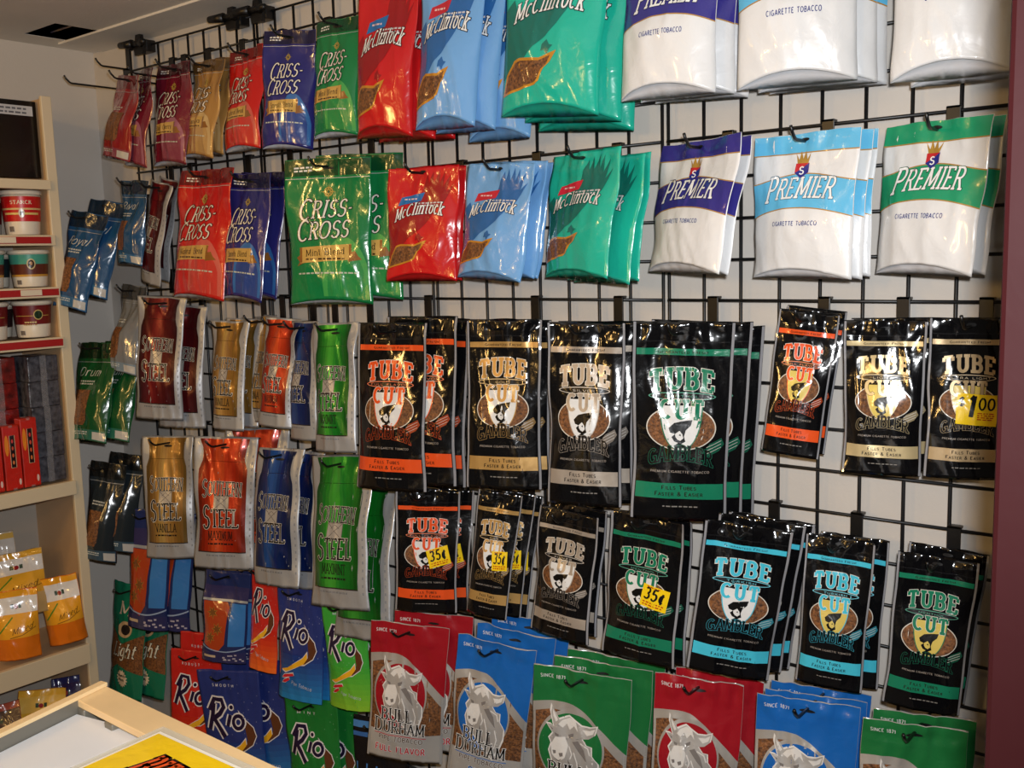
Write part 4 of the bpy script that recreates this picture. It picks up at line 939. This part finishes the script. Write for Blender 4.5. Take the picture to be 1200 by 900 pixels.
def e1(S): S.rect('emblem', ink((226, 200, 120)), -.45, .45, .50, .555, 2); S.ell('emblem', ink((220, 216, 210)), 0, .54, .07, .12, 3); S.poly('emblem', ink((40, 30, 30)), [(-.03, .48), (.04, .5), (.03, .58), (0, .61), (-.03, .56)], 4)
def e2(S): S.ell('emblem', ink((206, 190, 140)), .05, .70, .10, .17, 3); S.ell('emblem', ink((60, 44, 34)), .05, .70, .075, .13, 4); S.ell('emblem', ink((190, 150, 110)), .05, .72, .03, .06, 5)
def e3(S): S.rect('emblem', ink((190, 160, 80)), -.45, .45, .66, .68, 2); S.ell('emblem', ink((200, 176, 110)), .14, .70, .115, .16, 3); S.ell('emblem', ink((24, 50, 26)), .14, .70, .095, .13, 4); lines_of_print(S, 'emblem', ink((220, 200, 140)), -.05, .44, .3, 1, .05, 4); lines_of_print(S, 'emblem', ink((190, 160, 100)), -.05, .37, .36, 1, .03, 4)
red_b = [(.30, .56, (196, 26, 28)), (.60, .86, (196, 26, 28)), (.56, .60, (214, 190, 130))]
tub(-1.915, -.350, Z(.192), .125, .054, red_b, 'red and cream snack tub with emblem, on the upper tub shelf', e1, 'STARCK')
tub(-1.915, -.475, Z(.192), .125, .054, red_b, 'second red and cream tub farther from the grid, on the upper tub shelf', e1, 'STARCK')
teal_b = [(.62, .88, (70, 158, 140)), (.34, .62, (92, 40, 30)), (.28, .34, (200, 150, 60))]
tub(-1.915, -.342, Z(.044), .105, .054, teal_b, 'teal and brown tub with oval portrait, on the middle tub shelf', e2)
tub(-1.915, -.468, Z(.044), .105, .054, teal_b, 'second teal and brown tub farther from the grid, on the middle shelf', e2)
mar_b = [(.36, .88, (112, 20, 24))]
tub(-1.915, -.345, Z(-.101), .105, .053, mar_b, 'maroon tub with green round badge, on the red-railed lower tub shelf', e3)
tub(-1.915, -.470, Z(-.101), .105, .053, mar_b, 'second maroon tub farther from the grid, on the lower tub shelf', e3)
tub(-2.02, -.41, Z(.192), .11, .05, [(.3, .86, (120, 24, 30))], 'dark red tub standing behind the red and cream tubs')
tub(-2.02, -.40, Z(.044), .095, .05, [(.3, .86, (30, 46, 52))], 'dark slate tub standing behind the teal and brown tubs')
tub(-2.02, -.405, Z(-.101), .095, .05, [(.3, .86, (50, 34, 36))], 'dark brown tub standing behind the maroon tubs')

# packs of little cartons
def pack(name, x, y, z, dx, dy, dz, m, label, group, rz=0.0, face=None):
    t = thing(name, label, 'pack', (x, y, z), (0, 0, R(rz)), group=group)
    BM().box(-dx / 2, dx / 2, -dy / 2, dy / 2, 0, dz, .003).done('carton', m, t)
    BM().box(-dx / 2 - .0008, dx / 2 + .0008, -dy * .1, dy * .1, -.0001, dz + .0008).done('wrap_seam', mat('clear_wrap', (190, 190, 195), .1, alpha=.25, coat=.5), t)
    if face:
        S = flat_sheet(dy, dz); face(S)
        for o in S.build(t): o.rotation_euler = (0, 0, R(90)); o.location = (dx / 2, 0, 0)
    return t
grey_m = mat('pack_grey', (96, 98, 108), .3, bump=.8, bscale=45, var=1, vscale=60, col2=(34, 34, 42), coat=.6)
redp_m = mat('pack_red', (150, 30, 26), .3, bump=.7, bscale=45, var=1, vscale=45, col2=(60, 12, 14), coat=.6)
ordn = ['bottom', 'second from bottom', 'middle', 'second from top', 'top']
for k in range(5):
    pack('wrapped_pack', -1.93, -.345, Z(-.5279) + k * .0745, .1, .09, .074, grey_m, 'film-wrapped grey pack, %s of its stack beside the shelf end' % ordn[k], 'grey packs', (k * 37 % 5) - 2)
for k in range(5):
    pack('wrapped_pack', -1.97, -.455, Z(-.5279) + k * .0745, .1, .10, .074, redp_m, 'film-wrapped dark red pack, %s of its stack' % ordn[k], 'dark red packs', (k * 53 % 5) - 2)
def cface(S):
    S.rect('front_print', ink((200, 40, 30)), -.45, .45, .03, .97, 1); S.rect('front_print', ink((40, 20, 24)), -.12, .18, .35, .85, 2)
    S.line('front_print', ink((220, 190, 150)), [(-.12, .35), (.18, .35), (.18, .85), (-.12, .85), (-.12, .35)], .0015, 3)
    for k in range(4): S.ell('front_print', ink((214, 120 - k * 18, 60)), .03, .43 + k * .11, .06, .03, 3)
    S.ell('front_print', ink((236, 140, 40)), -.3, .7, .12, .16, 2); S.ell('front_print', ink((230, 200, 190)), .32, .12, .07, .05, 3)
for k, (y, dz) in enumerate(((-.412, .2), (-.463, .185), (-.515, .19))):
    pack('fruit_carton', -1.875, y, Z(-.5279), .034, .048, dz, mat('carton_red', (206, 52, 24), .35, var=.6, vscale=18, col2=(150, 20, 20), coat=.3), 'upright red and orange carton, %s from the grey packs' % ['first', 'second', 'third'][k], 'upright red cartons', 0, cface)

# bags of dried fruit
def fruit_bag(x, y, z, W, H, rot, label, seed, cols=((224, 118, 24), (240, 170, 40), (232, 230, 226))):
    t = thing('fruit_bag', label, 'bag', (x, y, z), tuple(R(a) for a in rot), group='snack bags on the shelf')
    S = pouch_body(W, H, .03, .0, 1.2, seed, t, film(cols[0], .2), film(scale_c(cols[0], .8)), .05)
    S.rect('fruit_panel', ink(cols[1]), -.49, .49, .32, .66, 1); S.rect('white_panel', ink(cols[2]), -.49, .49, .66, .90, 1); S.rect('top_band', ink(cols[1]), -.49, .49, .90, .99, 1)
    S.ell('emblem', ink((150, 30, 40)), .0, .76, .05, .035, 3); S.rect('emblem', ink((60, 80, 60)), -.12, -.05, .735, .80, 3); S.rect('emblem', ink((60, 80, 60)), .06, .12, .735, .80, 3)
    S.line('lettering', ink((90, 140, 40)), [(-.45, .4), (-.3, .5), (-.1, .62)], .004, 3); S.text('lettering', ink((120, 80, 20)), 'Mixed', .1, .40, .09, .5, wv=.12, wh=.08, slant=.3, rise=.03, layer=4); S.line('lettering', ink((140, 90, 30)), [(-.2, .33), (.1, .36), (.42, .44)], .002, 4)
    S.build(t); return t
fruit_bag(-1.895, -.475, Z(-.826), .115, .2, (-6, 0, 64), 'orange fruit bag with white panel, farther from the grid, at the shelf front', 201)
fruit_bag(-1.895, -.352, Z(-.822), .11, .2, (-6, -6, 64), 'tilted orange fruit bag with white panel, nearest the shelf end panel', 202)
fruit_bag(-1.985, -.43, Z(-.742), .15, .19, (-18, -5, 64), 'pale fruit bag leaning behind the two orange bags', 203, ((206, 170, 110), (226, 170, 50), (226, 222, 216)))
fruit_bag(-2.06, -.47, Z(-.69), .14, .2, (-5, -4, 64), 'clear-topped pale fruit bag at the back of the fruit shelf', 204, ((196, 180, 150), (214, 176, 90), (206, 202, 196)))
fruit_bag(-1.90, -.42, Z(-1.15), .13, .20, (-30, 8, 64), 'yellow snack bag on the lowest shelf', 205, ((226, 150, 30), (236, 180, 60), (236, 190, 90)))
fruit_bag(-1.90, -.56, Z(-1.15), .13, .20, (-25, -5, 64), 'red brown snack bag on the lowest shelf', 206, ((150, 60, 40), (170, 80, 60), (90, 70, 60)))
fruit_bag(-1.93, -.335, Z(-1.15), .08, .20, (-20, 0, 64), 'navy snack bag on the lowest shelf near the end panel', 207, ((30, 34, 80), (40, 44, 96), (50, 40, 80)))

# ------------------------------------------------------------------ display counter
CT = -.50
x0, x1, y0, y1 = -.325, 1.02, -1.62, -1.042
SLM = Matrix.Translation((x0, y1, 0)) @ Matrix.Rotation(R(12), 4, 'Z') @ Matrix.Translation((-x0, -y1, 0))
ct = thing('display_counter', 'wood-edged counter with white inset, the yellow sign lying on it', 'counter', (0, 0, 0))
wood = mat('counter_wood', (240, 208, 156), .4, var=.14, vscale=9, bump=.08, bscale=60, coat=.2)
gry = mat('counter_rail', (120, 116, 106), .4, .3)
BM().box(x0, x1, y1 - .048, y1, Z(CT) - .010, Z(CT), .001).done('rear_rail', wood, ct)
BM().box(x0 - .008, x0 + .006, y0, y1 + .0, Z(CT) + .0002, Z(CT) + .006, .001, M=SLM).done('side_rail', wood, ct)
BM().box(x0 - .002, x0 + .004, y0, y1 - .02, Z(CT) - .07, Z(CT), M=SLM).done('side_strip', gry, ct)
BM().box(x0 + .13, x1, y0, y0 + .03, Z(CT) - .022, Z(CT), .002).done('front_rail', wood, ct)
for px, py in ((x0 + .012, y1 - .05), (x0 + .085, y1 - .05), (x1 - .03, y1 - .05)): BM().box(px, px + .02, py, py + .02, .02, Z(CT) - .010, .002).done('post', gry, ct)
BM().box(x0 - .008, x0 - .003, y0, y1, .0, Z(CT) - .002, M=SLM).done('side_panel', mat('counter_side', (190, 188, 184), .5), ct)
BM().box(x0 + .004, x1, y1 - .006, y1, .0, Z(CT) - .3).done('rear_panel', mat('counter_side', (190, 188, 184), .5), ct)
dk = BM().box(x0 + .006, x1 - .05, y0 + .01, y1 - .055, Z(CT) - .026, Z(CT) - .018, M=SLM).done('inner_shelf', mat('counter_white', (226, 230, 236), .5, var=.05), ct)
BM().box(x0 + .13, x1, y0, y0 + .008, 0, Z(CT) - .022).done('front_panel', mat('counter_side', (190, 188, 184), .5), ct)
b = BM(); b.lathe([(0, .003), (.006, .0025), (.009, 0)], 16); o = b.done('screw', mat('screw', (130, 120, 104), .4, .8), ct, True); o.location = (x0 + .12, -1.215, Z(CT) - .018)
# yellow sign lying on the counter
sx0, sy1 = -.125, -1.078
t = thing('counter_sign', 'yellow price sign with orange lettering lying on the counter', 'sign', (sx0, sy1, Z(CT) + .0025), (0, 0, R(2)))
BM().box(-.012, .36, -.30, .012, -.0022, .0, .0004).done('acrylic_holder', mat('acrylic', (235, 232, 215), .08, alpha=.45, coat=.4), t)
BM().box(.0, .34, -.28, .0, .0002, .0012).done('card', mat('card_white', (236, 232, 220), .5), t)
S = flat_sheet(.34, .28)
S.rect('print', ink((246, 206, 20)), -.485, .485, .02, .98, 1)
og, bk = ink((226, 84, 28)), ink((30, 16, 10))
S.text('lettering', og, 'BURNMASTER', -.04, .70, .14, .62, wv=.26, wh=.16, serif=.04, arch=-.0, rise=-.0, outline=bk, ow=.09, layer=4, slant=.25, taper=-.12)
S.poly('lettering', ink((226, 120, 90)), [(-.08, .86), (-.04, .93), (.02, .95), (.06, .91), (.02, .87), (-.03, .85)], 4)
S.text('lettering', bk, 'Mini Cigars', -.05, .46, .15, .7, wv=.2, wh=.13, layer=4, slant=.15)
S.text('lettering', bk, '35c|', -.05, .14, .22, .4, wv=.26, wh=.18, layer=4)
for o in S.build(t): o.rotation_euler = (R(-90), 0, 0); o.location = (.17, -.28, .0013)

# ------------------------------------------------------------------ dark red partition at the near end
t = thing('wooden_partition', 'dark red painted wooden partition at the near end of the grid', 'partition', (.838, -1.0, 0))
dr = mat('dark_red_paint', (42, 6, 9), .6, var=.15, vscale=5, bump=.1, bscale=30, spec=.15)
BM().box(.03, .5, -.018, .018, 0, ZC - .002, .002).done('panel', dr, t)
BM().box(-.008, .03, -.024, .024, 0, ZC - .002, .004).done('edge_post', dr, t)
